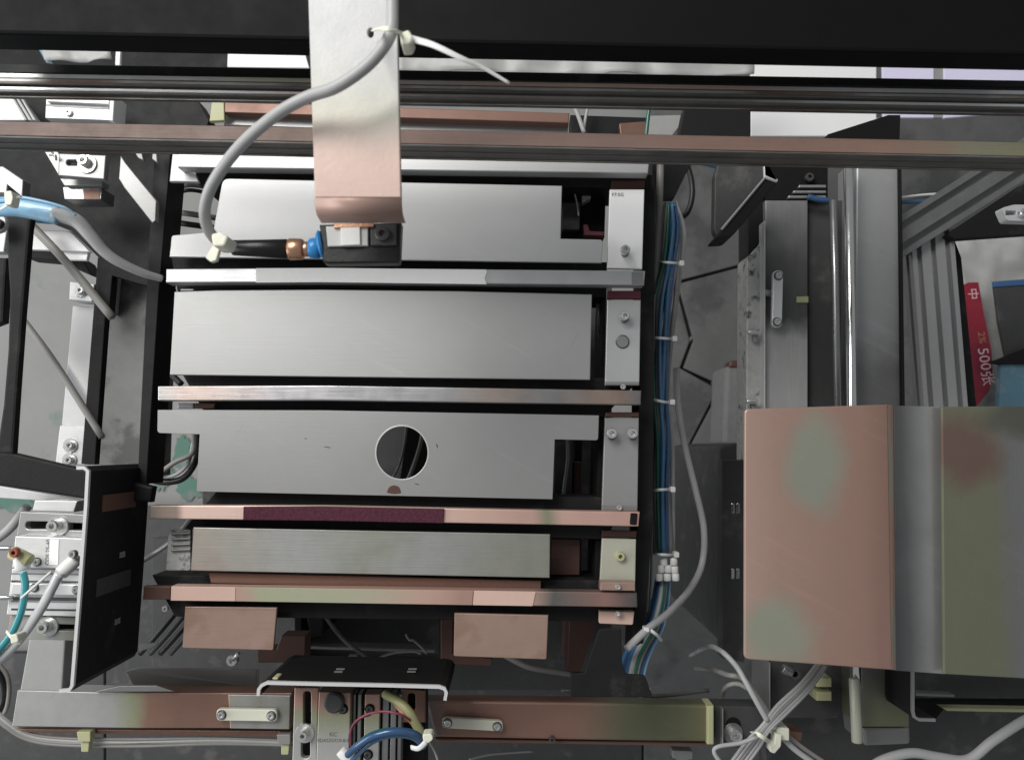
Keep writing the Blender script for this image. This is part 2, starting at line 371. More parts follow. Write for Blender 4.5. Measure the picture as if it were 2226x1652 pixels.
mat('cable_black', (26, 26, 27), .45, var=.1)
mat('cable_olive', (138, 138, 98), .5, var=.15)
mat('cable_tan', (150, 104, 84), .5, var=.2)
mat('wire_maroon', (130, 60, 74), .5, var=.1)
mat('blue_tube', (66, 112, 150), .22, var=.15, clear=.5, spec=.6)
mat('blue_tube_deep', (50, 84, 122), .25, var=.2, clear=.5)
mat('teal_tube', (60, 150, 158), .22, var=.1, clear=.5)
mat('tube_smoke', (96, 96, 94), .3, var=.15, clear=.4)
mat('teal_deep', (36, 104, 124), .25, var=.2, clear=.5)
mat('green_tube', (40, 100, 84), .3, var=.15, clear=.3)
mat('pale_blue_hose', (140, 184, 214), .3, var=.12, vs=120, clear=.4, mix2=(130, 160, 170), m2s=60)
mat('clear_hose', (206, 208, 208), .25, var=.05, clear=.6)
mat('cream_plastic', (224, 224, 206), .4, var=.04)
mat('white_plastic', (222, 222, 220), .4, var=.04)
mat('olive_plastic', (178, 178, 138), .5, var=.15)
mat('olive_pale', (182, 183, 166), .45, metal=.2, var=.05)
mat('black_rubber', (20, 20, 20), .35, var=.1)
mat('sensor_blue', (52, 134, 196), .3, var=.1)
mat('window_clear', (206, 206, 204), .2, var=.1, clear=.8)
mat('concrete', (146, 146, 144), .8, var=.2, vs=7, mix2=(92, 122, 112), m2s=5.5, m2t=.60, bump=.4, spots=.3)
mat('floor_green', (88, 124, 112), .75, var=.25, vs=30, mix2=(120, 128, 124), m2s=14, m2t=.52, bump=.3)
mat('dark_sheet', (98, 98, 97), .75, smear=.2, var=.35, vs=14, mix2=(76, 76, 76), m2s=8, m2t=.5, bump=.4, spots=.5)  # on the floor sheets this dark grey stands in for shade
mat('cement', (116, 116, 115), .8, var=.2, vs=60)
# ------------------------------------------------------------------ ground
fl = link('floor', [(-5, -5, 0), (5, -5, 0), (5, 5, 0), (-5, 5, 0)], [(0, 1, 2, 3)], M['concrete']); tag(fl, kind='structure')
def ragged(cx, cy, rx, ry, n=26):
    return [(cx + rx * (1 + random.uniform(-.3, .25)) * math.cos(2 * math.pi * k / n), cy + ry * (1 + random.uniform(-.3, .25)) * math.sin(2 * math.pi * k / n)) for k in range(n)]
for a in ((352, 1035, 24, 30), (396, 985, 22, 34), (410, 1060, 34, 26), (340, 975, 12, 14), (30, 1092, 46, 20), (1080, 1000, 60, 40), (1420, 285, 14, 22)):
    slab('paint_patch', ragged(*a), .003, .002, M['floor_green'], fl, 0)
# ================================================================== CENTRE OF THE MACHINE
ZB = .90
# tray far below
t = T('machine_tray', 'dark grey tray deep beneath the steel bars and plates', 'tray', 870, 1000, .60)
slab('tray_floor', [(440, 620), (1330, 620), (1330, 1500), (330, 1500), (330, 1170), (440, 1170)], .60, .02, M['dark_grey'], t)
slab('tray_plate', [(790, 900), (900, 900), (890, 1090), (780, 1090)], .61, .008, M['dark_sheet'], t)
slab('side_wall', [(1255, 620), (1268, 620), (1262, 1490), (1249, 1490)], .74, .14, M['black_paint'], t)
slab('cross_wall', [(640, 1330), (655, 1330), (655, 1500), (640, 1500)], .74, .14, M['black_paint'], t)
slab('partition', [(890, 900), (960, 900), (920, 1170), (850, 1170)], .72, .12, M['black_deep'], t)
# carrier beams, black, below each bar
def carrier(label, x0, y0, x1, y1, x2, y2, x3, y3):
    o = slab('carrier_beam', [(x0, y0), (x1, y1), (x2, y2), (x3, y3)], .878, .05, M['black_paint'])
    tag(o, label, 'beam', 'black carrier beams under the bars')
carrier('black carrier beam under the topmost light grey bar', 412, 322, 1412, 330, 1406, 408, 430, 400)
carrier('black carrier beam under the bar wrapped in white tape', 372, 556, 1320, 570, 1318, 646, 385, 632)
carrier('black carrier beam under the plain streaked bar', 395, 812, 1395, 822, 1312, 906, 440, 890)
carrier('black carrier beam under the bar with the purple fabric strip', 470, 1068, 1380, 1082, 1310, 1172, 400, 1150)
carrier('black carrier beam under the lowest tan bar', 330, 1250, 1372, 1262, 1378, 1352, 380, 1340)
# top strip plate seen between the rails
t = T('upper_strip', 'brown and white steel strip lying between the two long rails', 'strip', 860, 250, .90)
slab('brown_ledge', [(488, 222), (1238, 246), (1236, 268), (488, 245)], .905, .02, M['brown_steel'], t)
slab('white_ledge', [(487, 246), (1236, 269), (1234, 300), (486, 272)], .895, .02, M['steel_plate'], t)
o = slab('olive_tag', [(460, 222), (487, 220), (488, 262), (455, 264)], .905, .004, M['olive_plastic']); tag(o, 'small olive green tag at the left end of the brown strip', 'tag')
# BARS
def bar(label, pts, m, th=.012, grp='polished steel bars laid across the machine'):
    t = T('steel_bar', label, 'bar', sum(p[0] for p in pts) / len(pts), sum(p[1] for p in pts) / len(pts), ZB - th, grp)
    slab('bar_body', pts, ZB, th, m, t, .0007)
    return t
b1 = bar('topmost wide light grey steel bar just below the front rail', [(384, 330), (1412, 346), (1409, 377), (386, 364)], M['steel_bright'])
b1b = slab('end_bracket', rc([(376, 322), (392, 322), (396, 362), (404, 375), (424, 377), (432, 396), (368, 395)], [0, 0, 6, 6, 8, 0, 0]), .888, .004, M['grey_light'], b1)
b2 = bar('steel bar with a long white tape on it above the blank plate', [(361, 584.5), (700, 582.5), (1403, 589), (1400, 620), (700, 613), (360, 614.5)], M['bar_steel'])
slab('white_tape', [(556, 583.2), (700, 582.5), (1057, 586), (1059, 592), (1054, 604), (1058, 618), (700, 613.4), (556, 614.5)], ZB + .0006, .0007, M['tape_white'], b2, .0002)
box('bar_end', 1372, 591, 1398, 618, ZB + .0005, .0006, M['steel_dull'], b2, .0003)
b3 = bar('plain streaked steel bar between the blank plate and the plate with the hole', [(343, 839.5), (700, 838), (1394, 849), (1393, 880), (700, 870), (343, 870.5)], M['bar_streaked'])
b4 = bar('pinkish steel bar with a purple fabric strip along its middle', [(326, 1098.5), (700, 1099.5), (1391, 1113), (1388, 1144), (700, 1131), (324, 1127.5)], M['bar_pink'])
slab('fabric_strip', [(529, 1101), (700, 1100.5), (965, 1106), (963, 1137), (700, 1131.5), (528, 1130)], ZB + .0022, .0023, M['velcro'], b4, .0004)
slab('hollow_end', rc([(1371, 1115), (1386, 1115.5), (1384, 1141), (1369, 1140)], 3), ZB + .0006, .0007, M['black_deep'], b4, 0)
b5 = bar('lowest tan steel bar covered by three lengths of tan tape', [(372, 1274), (1385, 1288), (1386, 1320), (371, 1305)], M['bar_last'])
slab('brown_stub', [(312, 1274), (371, 1274), (370, 1303), (310, 1303)], ZB - .006, .006, M['brown_dark'], b5)
slab('tape', [(372, 1274.5), (512, 1276), (511, 1306.5), (371, 1305)], ZB + .0006, .0007, M['tape_tan_light'], b5, .0002)
slab('tape', [(513.5, 1276), (1029, 1283.5), (1026, 1315), (512.5, 1306.5)], ZB + .0008, .0009, M['tape_tan'], b5, .0002)
slab('tape', [(1031, 1283.5), (1165, 1286), (1158, 1317), (1028, 1315)], ZB + .0006, .0007, M['tape_tan_light'], b5, .0002)
# PLATES
GP = 'flat steel plates between the bars'
def plate(name, label, pts, m, holes=(), z=.893):
    o = slab(name, pts, z, .0025, m, None, .0006, holes); tag(o, label, 'plate', GP); return o
def rest(o, x0, y0, x1, y1): box('rest_block', x0, y0, x1, y1, .8900, .03, M['black_deep'], o, 0)
o = plate('steel_plate', 'bright stepped steel plate behind the sensor arm, second from the top', rc([(484, 388), (1222, 404), (1219, 519), (1311, 521), (1308, 572), (368, 559), (373, 512), (463, 504)], [14, 0, 0, 8, 0, 0, 5, 6]), M['steel_bright'])
rest(o, 520, 420, 1180, 540)
o = plate('steel_plate', 'large blank rectangular steel plate below the white taped bar', [(379, 634), (470, 631), (700, 629.5), (1000, 633), (1287, 640), (1283, 826), (369, 815)], M['steel_plate'])
rest(o, 420, 650, 1240, 800)
slab('locating_tab', [(392, 628), (420, 628), (420, 632), (392, 632)], .892, .004, M['grey_light'], o)
hole = circ(874, 984, 55.5, 56, 57)
o = plate('steel_plate', 'stepped steel plate with a round hole in it', rc([(343, 891), (700, 892), (1302, 903), (1300, 957), (1206, 955), (1201, 1085), (427, 1068), (434, 944), (342, 941)], [0, 0, 0, 6, 0, 0, 0, 0, 8]), M['steel_mid'], [hole])
slab('burr_ring', circ(874, 984, 59, 56, 60.5), .8932, .0008, M['steel_bright'], o, .0002, [circ(874, 984, 55.6, 56, 57.1)])
stub = rc([(840, 1071), (846, 1058), (857, 1054), (868, 1058), (873, 1072), (858, 1074)], 4)
slab('red_stain', stub, .8931, .0003, M['brown_dark'], o, 0)
for x, y, a, b in ((664, 953, 5, 4), (711, 972, 14, 4), (950, 969, 4, 12), (906, 1052, 10, 4)):
    slab('scratch_mark', [(x - a / 2, y - b / 2), (x + a / 2, y), (x + a / 2 - 1, y + b / 2), (x - a / 3, y)], .8931, .0002, M['bolt_dark'], o, 0)
o = plate('steel_plate', 'narrow rectangular steel plate between the purple striped bar and the lowest bar', [(420, 1146), (1196, 1161), (1195, 1256), (414, 1240)], M['steel_low'])
slab('brown_backing', [(452, 1243), (1176, 1262), (1176, 1284), (458, 1268)], .884, .004, M['brown_steel'], o)
rest(o, 460, 1160, 1150, 1225)
o = slab('pad_plate', rc([(402, 1318), (602, 1320), (594, 1413), (396, 1408)], [0, 0, 4, 4]), .893, .0025, M['pink_plate']); tag(o, 'small pinkish plate at lower left beneath the lowest bar', 'plate', 'small pinkish plates')
o = slab('pad_plate', rc([(988, 1332), (1192, 1337), (1188, 1433), (986, 1426)], [0, 0, 4, 4]), .893, .0025, M['pink_plate']); tag(o, 'small pinkish plate at lower right beneath the lowest bar', 'plate', 'small pinkish plates')
# side strip of brackets on the right of the bars
t = T('bracket_column', 'pale column of bolted bracket plates along the right ends of the bars', 'bracket column', 1350, 850, .80)
GB = M['steel_bright']
slab('bracket_plate', [(1326, 412), (1401, 412), (1396, 585), (1320, 583)], .887, .004, M['white_sheet'], t)
slab('worn_edge', [(1330, 393), (1402, 393), (1401, 410), (1328, 412)], .882, .003, M['brown_dark'], t)
slab('bracket_plate', [(1320, 652), (1393, 652), (1390, 836), (1315, 836)], .887, .004, M['steel_bright'], t)
slab('worn_edge', [(1322, 632), (1393, 632), (1393, 650), (1320, 650)], .882, .003, M['maroon'], t)
slab('bracket_plate', [(1315, 908), (1389, 908), (1386, 1109), (1308, 1108)], .887, .004, M['steel_plate'], t)
slab('worn_edge', [(1317, 896), (1389, 896), (1389, 907), (1315, 907)], .882, .003, M['brown_steel'], t)
slab('bracket_plate', [(1309, 1170), (1383, 1172), (1381, 1265), (1304, 1264)], .887, .004, M['olive_pale'], t)
slab('worn_edge', [(1309, 1152), (1385, 1154), (1383, 1169), (1308, 1168)], .882, .003, M['brown_dark'], t)
slab('clamp_block', [(1306, 1265), (1381, 1266), (1381, 1284), (1305, 1283)], .9035, .012, M['pink_plate'], t)
slab('clamp_block', rc([(1303, 1328), (1379, 1330), (1376, 1358), (1302, 1355)], [0, 0, 4, 4]), .887, .006, M['tape_tan_light'], t)
slab('foot_step', [(1316, 830), (1390, 830), (1390, 838), (1315, 838)], .891, .004, M['steel_dull'], t)
slab('foot_step', [(1309, 1100), (1386, 1101), (1386, 1111), (1308, 1110)], .891, .004, M['steel_dull'], t)
for x, y, d in ((1358, 545, 21), (1357, 688, 21), (1329, 942, 23), (1374, 942, 23)):
    lathe('stud', x, y + 7, .887, [(mm(8, .89), 0), (mm(8, .89), .006)], M['bolt_dark'], t)
    caphead('bolt_head', x, y, .893, d, M['zinc'], t, .005)
caphead('bolt_head', 1347, 1208, .887, 20, M['olive_plastic'], t, .005)
for x, y in ((1346, 1103), (1343, 1275), (1342, 1333), (1354, 841)):
    caphead('pin', x, y, .8915 if y != 1275 else .904, 12, M['zinc'], t, .002)
lathe('plug_ring', 1353, 743, .887, [(mm(15, .887), 0), (mm(15, .887), .0008), (mm(12.5, .887), .001)], M['bolt_dark'], t)
lathe('plug', 1353, 743, .888, [(mm(12.5, .887), 0), (mm(12.5, .887), .0008)], M['steel_dull'], t)
text('marking', 'F7:5G', 1343, 424, .8872, 11, 0, M['ink'], t)
# uprights/frame black on the right of the bars
o = slab('black_upright_beam', [(1396, 380), (1424, 380), (1420, 1130), (1392, 1480), (1372, 1480), (1386, 1130)], .868, .04, M['black_paint']); tag(o, 'long black beam running down beside the right ends of the bars', 'beam')
o = slab('black_side_channel', [(1312, 640), (1318, 640), (1304, 1330), (1290, 1330)], .872, .06, M['black_deep']); tag(o, 'black channel edge just left of the pale bracket column', 'channel')
# hidden parts between plate ends and column
t = T('drive_housing', 'dark housing with a maroon lever behind the stepped plate end', 'housing', 1265, 460, .80)
slab('housing_body', [(1222, 395), (1318, 395), (1314, 516), (1220, 514)], .845, .05, M['black_deep'], t)
slab('motor_face', [(1224, 440), (1262, 440), (1260, 500), (1222, 500)], .852, .01, M['dark_grey'], t)
slab('grey_tube_clamp', [(1262, 392), (1288, 392), (1284, 432), (1266, 440)], .855, .02, M['mottled'], t)
slab('lever', [(1268, 488), (1278, 488), (1282, 502), (1314, 504), (1313, 513), (1270, 512)], .857, .008, M['maroon'], t)
o = slab('drive_cover', [(1206, 960), (1246, 960), (1240, 1240), (1200, 1240)], .82, .1, M['dark_grey']); tag(o, 'dark cover to the right of the plate with the hole', 'cover')
o = slab('maroon_rod', [(1248, 1005), (1266, 1005), (1262, 1095), (1246, 1095)], .80, .05, M['brown_dark']); tag(o, 'dull maroon upright in the dark gap right of the holed plate', 'rod')
o = slab('brown_block', [(1198, 1170), (1262, 1172), (1260, 1250), (1198, 1250)], .86, .03, M['brown_dark']); tag(o, 'reddish brown block at the right end of the narrow plate', 'block')
o = slab('brown_upright', [(1240, 1326), (1300, 1328), (1285, 1390), (1262, 1460), (1232, 1460)], .80, .08, M['brown_dark']); tag(o, 'reddish brown upright in the shadow right of the lower small plate', 'upright')
t = T('clear_cover', 'small scratched grey cover left of the narrow plate', 'cover', 390, 1195, .87)
slab('cover_panel', rc([(366, 1152), (414, 1150), (414, 1240), (360, 1240)], 6), .878, .004, M['mottled'], t)
for k in range(4): slab('cover_rib', [(372, 1158 + k * 12), (414, 1156 + k * 12), (414, 1161 + k * 12), (371, 1163 + k * 12)], .881, .004, M['steel_dull'], t)
o = slab('brown_sheet', [(612, 1381), (664, 1381), (662, 1440), (560, 1440), (560, 1412), (600, 1412)], .80, .02, M['brown_dark']); tag(o, 'reddish brown panel beside the left small plate', 'panel')
o = slab('brown_sheet', [(958, 1330), (984, 1330), (984, 1420), (1070, 1432), (1068, 1448), (958, 1442)], .80, .02, M['brown_dark']); tag(o, 'reddish brown panel beside the right small plate', 'panel')
# loose wiring in the gaps
def wire(name, label, pts, w_, m): o = tube(name, pts, w_, M[m]); tag(o, label, 'cable')
wire('hanging_wire', 'thin grey wires seen through the round hole of the steel plate', [(850, 1045, .76), (868, 1010, .76), (880, 960, .75), (886, 900, .74)], 6, 'cable_mid')
wire('hanging_wire', 'dark wire seen at the right side of the round hole', [(884, 1050, .77), (900, 1010, .77), (915, 960, .76), (922, 900, .75)], 9, 'cable_mid')
wire('hanging_wire', 'pale wire dropping beside the drive housing near the top plate end', [(1238, 380, .87), (1246, 410, .86), (1254, 440, .86), (1258, 470, .86)], 4, 'cable_grey')
wire('dark_hose', 'dark hose in the gap right of the plate with the hole', [(1228, 900, .85), (1236, 990, .84), (1226, 1080, .84), (1232, 1160, .84)], 12, 'tube_smoke')
wire('dark_hose', 'grey hose in the gap right of the blank plate', [(1300, 650, .85), (1304, 720, .85), (1310, 760, .84), (1306, 810, .84)], 10, 'tube_smoke')
wire('dark_hose', 'smoky hose crossing the bay under the lowest bar', [(700, 1330, .76), (730, 1370, .75), (760, 1400, .75), (830, 1450, .75)], 10, 'tube_smoke')
wire('dark_hose', 'dark hose bundle under the right small plate', [(1090, 1420, .80), (1150, 1450, .80), (1220, 1462, .80), (1300, 1478, .80)], 12, 'cable_mid')
wire('dark_hose', 'dull hose curving above the right frame beam', [(1220, 1500, .79), (1330, 1506, .80), (1430, 1512, .80), (1540, 1500, .79)], 9, 'tube_smoke')
wire('dark_hose', 'dull hose lying left of the narrow plate', [(308, 1220, .72), (340, 1200, .72), (380, 1170, .73), (420, 1120, .73)], 11, 'tube_smoke')
for x, y, la in ((1278, 1495, 'small bright screw in the shadow above the right frame beam'), (1408, 1497, 'second bright screw in the shadow above the right frame beam, nearer the blue tubes')):
    tt = T('screw', la, 'screw', x, y, .82); caphead('bolt_head', x, y, .82, 12, M['zinc'], tt, .002)
# lower dark bay
t = T('lower_bay', 'dark open bay with thin rails below the lowest bar', 'bay', 820, 1370, .68)
slab('bay_floor', [(668, 1318), (955, 1322), (955, 1475), (668, 1475)], .70, .02, M['dark_grey'], t)
slab('bay_rail', [(668, 1404), (945, 1412), (945, 1418), (668, 1410)], .74, .02, M['steel_dull'], t)
slab('bay_rail', [(668, 1426), (950, 1434), (950, 1440), (668, 1432)], .73, .02, M['steel_dull'], t)
slab('bay_post', [(664, 1325), (705, 1325), (700, 1380), (676, 1385)], .76, .06, M['black_paint'], t)
o = tube('thin_cable', [(760, 1430, .75), (800, 1436, .75), (850, 1420, .75), (895, 1415, .75), (915, 1420, .75)], 5, M['cable_mid']); tag(o, 'thin grey cable looped in the dark bay', 'cable')
o = tube('thin_chain', [(882, 1378, .76), (890, 1390, .76), (900, 1392, .76), (918, 1408, .76), (928, 1420, .76)], 5, M['cable_mid']); tag(o, 'thin kinked wire hanging at the right of the dark bay', 'wire')
o = box('cable_clip', 758, 1424, 776, 1436, .757, .006, M['cable_mid']); tag(o, 'tiny grey clip holding the thin cable in the dark bay', 'clip')
t = T('slanted_hoses', 'dark slanted linkage behind the lower left small plate', 'linkage', 360, 1350, .74)
for k in range(4): tube('link_rod', [(305 + k * 22, 1420, .74), (350 + k * 22, 1370, .75), (400 + k * 22, 1310, .75)], 12, M['dark_grey' if k % 2 else 'cable_black'], t)
caphead('bolt_head', 361, 1322, .765, 13, M['zinc'], t)
o = slab('lower_sheet_panel', [(272, 1460), (300, 1452), (560, 1456), (560, 1492), (290, 1494)], .80, .004, M['steel_mid'], None, .002, zs=[.80, .808, .808, .79, .79]); tag(o, 'dull folded sheet strip above the left frame beam', 'sheet')
o = slab('sheet_tip', [(303, 1398), (345, 1398), (332, 1408), (303, 1416)], .80, .003, M['steel_dull']); tag(o, 'small pointed grey sheet tip right of the black end guard', 'sheet')
t = T('loose_screw', 'small loose screw with nut under the lower left plate', 'screw', 512, 1430, .80)
caphead('nut', 508, 1433, .80, 24, M['zinc'], t); tube('shank', [(508, 1433, .805), (518, 1420, .81)], 9, M['zinc'], t)
# ================================================================== TOP: beam, rails
t = T('black_cross_beam', 'wide black beam across the top of the machine', 'beam', 1100, 60, .99)
slab('beam_body', [(-60, -60), (2290, -60), (2290, 120), (-60, 72)], 1.06, .019, M['black_beam'], t, .002)
def rail(name, label, ya, yb, z, prof, m):
    o = profile(name, P(-60, ya, z), P(2290, yb, z), prof, m); tag(o, label, 'rail'); return o
# u axis: s = d x up -> towards the viewer's lower edge (negative y)
mmn = lambda *a: [(u / 1000, v / 1000) for u, v in a]
def layered_rail(name, label, ya, yb, z, body, strips, bm_):
    t = T(name, label, 'rail', 1100, (ya + yb) / 2, z - .02)
    profile('rail_body', P(-60, ya, z), P(2290, yb, z), body, M[bm_], t)
    for pn, pr, m in strips: profile(pn, P(-60, ya, z), P(2290, yb, z), pr, M[m], t)
def flat(u0, u1, v, h=.5): return mmn((u0, v - h), (u0, v), (u1, v), (u1, v - h))
layered_rail('back_rail', 'thin slotted metal rail nearest the black beam', 158, 198, 1.02,
     mmn((0, -10), (0, -.4), (6.4, -.4), (6.4, -4), (7.4, -4), (7.4, -2.9), (10.6, -2.9), (10.6, -7), (12.4, -7), (12.4, -10)),
     (('bright_ridge', flat(.1, 2.6, 0), 'rail_back'), ('lower_ridge', flat(7.6, 9.3, -2.4), 'rail_bright'), ('streak', flat(3.4, 5.2, -.2, .3), 'rail_streak'), ('foot_lip', flat(11.6, 12.3, -6.6), 'rail_streak')), 'rail_shade')
o = slab('dark_rail', [(-60, 137), (2290, 176), (2290, 192), (-60, 158)], 1.012, .008, M['black_paint']); tag(o, 'dark flat rail just behind the thin slotted metal rail', 'rail')
layered_rail('front_rail', 'thick brownish square rail crossing above the topmost bar', 262, 310, 1.02,
     mmn((0, -21), (0, -.4), (10.2, -.4), (10.2, -9), (10.6, -9), (10.6, -19), (11.4, -19), (11.4, -21)),
     (('tan_top', flat(.1, 9.2, 0, .6), 'rail_front'), ('front_bevel', mmn((9.3, -1.2), (9.3, -.05), (10.2, -.9), (10.2, -1.4)), 'rail_streak'), ('foot_lip', flat(10.8, 11.6, -18.6), 'rail_streak')), 'rail_shade')
# things glimpsed between the beam and rails
def glimpse(name, label, cat, pts, z, m, th=.004): o = slab(name, pts, z, th, m); tag(o, label, cat); return o
o = slab('black_backing', [(-60, 80), (880, 96), (880, 170), (-60, 150)], .50, .004, M['black_paint']); tag(o, 'black backing seen behind the crumpled film and the short white board', 'panel')
t = T('crumpled_film', 'crumpled white film with a blue corner glimpsed under the black beam', 'film', 170, 122, .60)
sheet('film', [(95, 96), (252, 98), (252, 138), (108, 140)], .60, 14, 5, .01, .002, M['white_bag'], t, seed=3)
slab('blue_corner', [(84, 108), (112, 100), (114, 138), (100, 136)], .605, .002, M['blue_print'], t)
glimpse('white_post', 'thin white post right of the crumpled film', 'post', [(252, 100), (262, 100), (260, 142), (250, 142)], .62, M['white_sheet'])
glimpse('daylight_board', 'short bright white board glimpsed left of the sensor arm', 'board', [(496, 90), (656, 92), (672, 148), (494, 146)], .55, M['white_sheet'])
glimpse('maroon_board', 'dull maroon edge beside the short bright board', 'board', [(674, 100), (700, 100), (700, 148), (676, 148)], .55, M['maroon'])
o = sheet('grey_film', [(860, 118), (1635, 122), (1632, 172), (860, 162)], .55, 40, 4, .012, .002, M['white_bag'], seed=9); tag(o, 'long crumpled pale film under the black beam right of the arm', 'film')
t = T('daylight_board', 'large white sheet standing in for daylight below the right end of the rails', 'panel', 1750, 230, .40)
slab('daylight_sheet', [(1633, 100), (1905, 100), (1905, 258), (1930, 252), (1838, 300), (1810, 308), (1633, 300)][0:3] + [(1925, 254), (1800, 296), (1633, 296)], .42, .006, M['white_sheet'], t)  # white and lilac sheets stand in for blown out daylight
slab('daylight_strip', [(1918, 110), (2030, 110), (2030, 256), (1920, 256)], .42, .004, M['lilac_daylight'], t)
slab('daylight_strip', [(2052, 110), (2290, 110), (2290, 240), (2182, 246), (2052, 257)], .42, .004, M['lilac_daylight'], t)
slab('daylight_sheet_seam', [(2030, 118), (2052, 118), (2052, 256), (2030, 256)], .418, .004, M['grey_paint'], t)
# alu block top-left between the rails
t = T('slotted_block', 'bright slotted aluminium block with one screw between the rails at left', 'block', 172, 235, .85)
slab('block_body', [(100, 207), (238, 213), (238, 262), (98, 257)], .865, .02, M['alu'], t)
slab('groove', [(100, 226), (236, 233), (236, 238), (100, 231)], .8656, .001, M['bolt_dark'], t, 0)
slab('ridge', [(102, 216), (236, 222), (236, 227), (102, 221)], .869, .004, M['alu'], t)
slab('end_plate', [(240, 205), (249, 205), (245, 263), (236, 262)], .875, .02, M['white_sheet'], t)
caphead('bolt_head', 150, 246, .8655, 17, M['zinc'], t, .002)
t = T('white_duct', 'pale ribbed duct corner at the far left under the rails', 'duct', 30, 230, .84)
slab('duct_body', [(-40, 200), (26, 202), (72, 262), (-10, 262), (-40, 230)], .85, .02, M['grey_light'], t)
for k in range(3): slab('duct_rib', [(20 + k * 9, 203), (25 + k * 9, 204), (60 + k * 9, 262), (53 + k * 9, 262)], .853, .004, M['steel_dull' if k == 0 else 'white_bag'], t)
o = slab('black_sheet', [(-40, 200), (430, 218), (455, 262), (440, 300), (-40, 300)], .83, .02, M['black_paint']); tag(o, 'black panel behind the slotted block at upper left', 'panel')
o = slab('black_sheet', [(1240, 250), (1410, 256), (1404, 300), (1240, 298)], .86, .02, M['black_paint']); tag(o, 'black panel between the rails above the pale bracket column', 'panel')
o = slab('tan_piece', rc([(1346, 268), (1404, 264), (1402, 300), (1350, 300)], 4), .868, .006, M['brown_steel']); tag(o, 'torn tan piece peeking out above the front rail near the bracket column', 'scrap')
o = slab('black_sheet', [(1490, 230), (1632, 236), (1632, 300), (1475, 300)], .80, .02, M['black_paint']); tag(o, 'black panel left of the white daylight sheet between the rails', 'panel')
o = slab('black_sheet', [(1800, 292), (1932, 250), (1958, 250), (1956, 310), (1800, 310)], .78, .01, M['black_deep']); tag(o, 'black wedge below the white daylight sheet near the wide column', 'panel')
t = T('hose_pair', 'two pale hoses glimpsed between the rails right of centre', 'hose', 1255, 260, .82)
tube('hose', [(1240, 215, .88), (1256, 250, .88), (1270, 290, .88)], 10, M['cable_grey'], t); tube('hose', [(1282, 215, .875), (1272, 262, .875), (1268, 295, .875)], 7, M['cable_grey'], t)
o = slab('fabric_gusset', [(1410, 252), (1496, 250), (1458, 300), (1405, 302)], .75, .01, M['grey_paint']); tag(o, 'grey gusset with a teal edge between the rails', 'gusset')
o = tube('teal_hose', [(1412, 230, .87), (1408, 262, .87), (1404, 300, .87)], 9, M['green_tube']); tag(o, 'thin teal hose beside the grey gusset between the rails', 'hose')
# ================================================================== SENSOR ARM
t = T('sensor_bracket', 'pale metal arm hanging into the picture with a photo sensor at its end', 'sensor arm', 775, 300, 1.05)
ZA = 1.12
slab('arm_plate', rc([(668, -60), (862, -60), (872, 430), (684, 430)], 0), ZA, .003, M['arm'], t, .0006, [circ(806, 72, 6.5, 18, 10)])
vs = []
# bent lip that curves down at the arm's end
A, B = P(684, 430, ZA), P(872, 430, ZA); ln = []
for k in range(9):
    a = k / 8 * 1.45; R = .0075
    ln.append((R * math.sin(a), -R * (1 - math.cos(a))))
ln.append((ln[-1][0] + .001, ln[-1][1] - .008))
vv = []; 
for th_ in (0, .003):
    for (dy, dz) in ln:
        for q in (A, B): vv.append(q + Vector((0, -dy + th_ * .3, dz - th_)))
n = len(ln); ff = []
for i in range(n - 1):
    ff.append((2 * i, 2 * i + 1, 2 * i + 3, 2 * i + 2)); ff.append((2 * n + 2 * i + 2, 2 * n + 2 * i + 3, 2 * n + 2 * i + 1, 2 * n + 2 * i))
    ff.append((2 * i, 2 * i + 2, 2 * n + 2 * i + 2, 2 * n + 2 * i)); ff.append((2 * i + 3, 2 * i + 1, 2 * n + 2 * i + 1, 2 * n + 2 * i + 3))
ff.append((2 * n - 2, 2 * n - 1, 4 * n - 1, 4 * n - 2))
mat('arm_lip', (176, 146, 134), .38, metal=.3, brush=0, var=.05)
link('bent_lip', vv, ff, M['arm_lip'], t, True)
t = T('photo_sensor', 'black photo sensor with a blue collar below the bent end of the arm', 'sensor', 780, 530, 1.05)
slab('sensor_body', rc([(694, 488), (872, 484), (868, 571), (702, 573)], [0, 0, 6, 10]), 1.075, .008, M['black_rubber'], t, .001)
slab('clear_window', [(708, 492), (800, 489), (800, 534), (712, 536)], 1.077, .003, M['window_clear'], t)
slab('label_strip', [(740, 494), (782, 492), (783, 532), (742, 534)], 1.0785, .0016, M['white_plastic'], t, .0003)
slab('amber_edge', [(726, 487), (812, 484), (812, 493), (726, 496)], 1.0787, .0016, M['brass'], t, .0003)
slab('adjuster_plate', [(804, 490), (862, 487), (862, 532), (806, 534)], 1.077, .002, M['dark_grey'], t)
caphead('adjuster_dial', 832, 510, 1.077, 32, M['bolt_dark'], t, .003)
t2 = T('cable_plug', 'black moulded cable plug with copper and blue nuts beside the sensor', 'plug', 600, 540, 1.05)
def hcyl(name, x0, y0, x1, y1, z, w0, m, parent, w1=None, seg=20, n=1):
    a, b = P(x0, y0, z), P(x1, y1, z); r0 = mm(w0, z) / 2; r1 = mm(w1 if w1 else w0, z) / 2; e = (b - a).normalized() * min(r0, r1) * .15
    return sweep(name, [a, a + e, b - e, b], [r0 * .86, r0, r1, r1 * .86], m, parent, seg)
hcyl('plug_body', 505, 539, 626, 542, 1.07, 34, M['black_rubber'], t2, 44)
hcyl('plug_neck', 492, 534, 512, 538, 1.07, 22, M['black_rubber'], t2, 30)
hcyl('copper_nut', 627, 542, 660, 542, 1.07, 48, M['brass'], t2, 46)
hcyl('copper_nut', 660, 542, 674, 542, 1.07, 34, M['brass'], t2, 34)
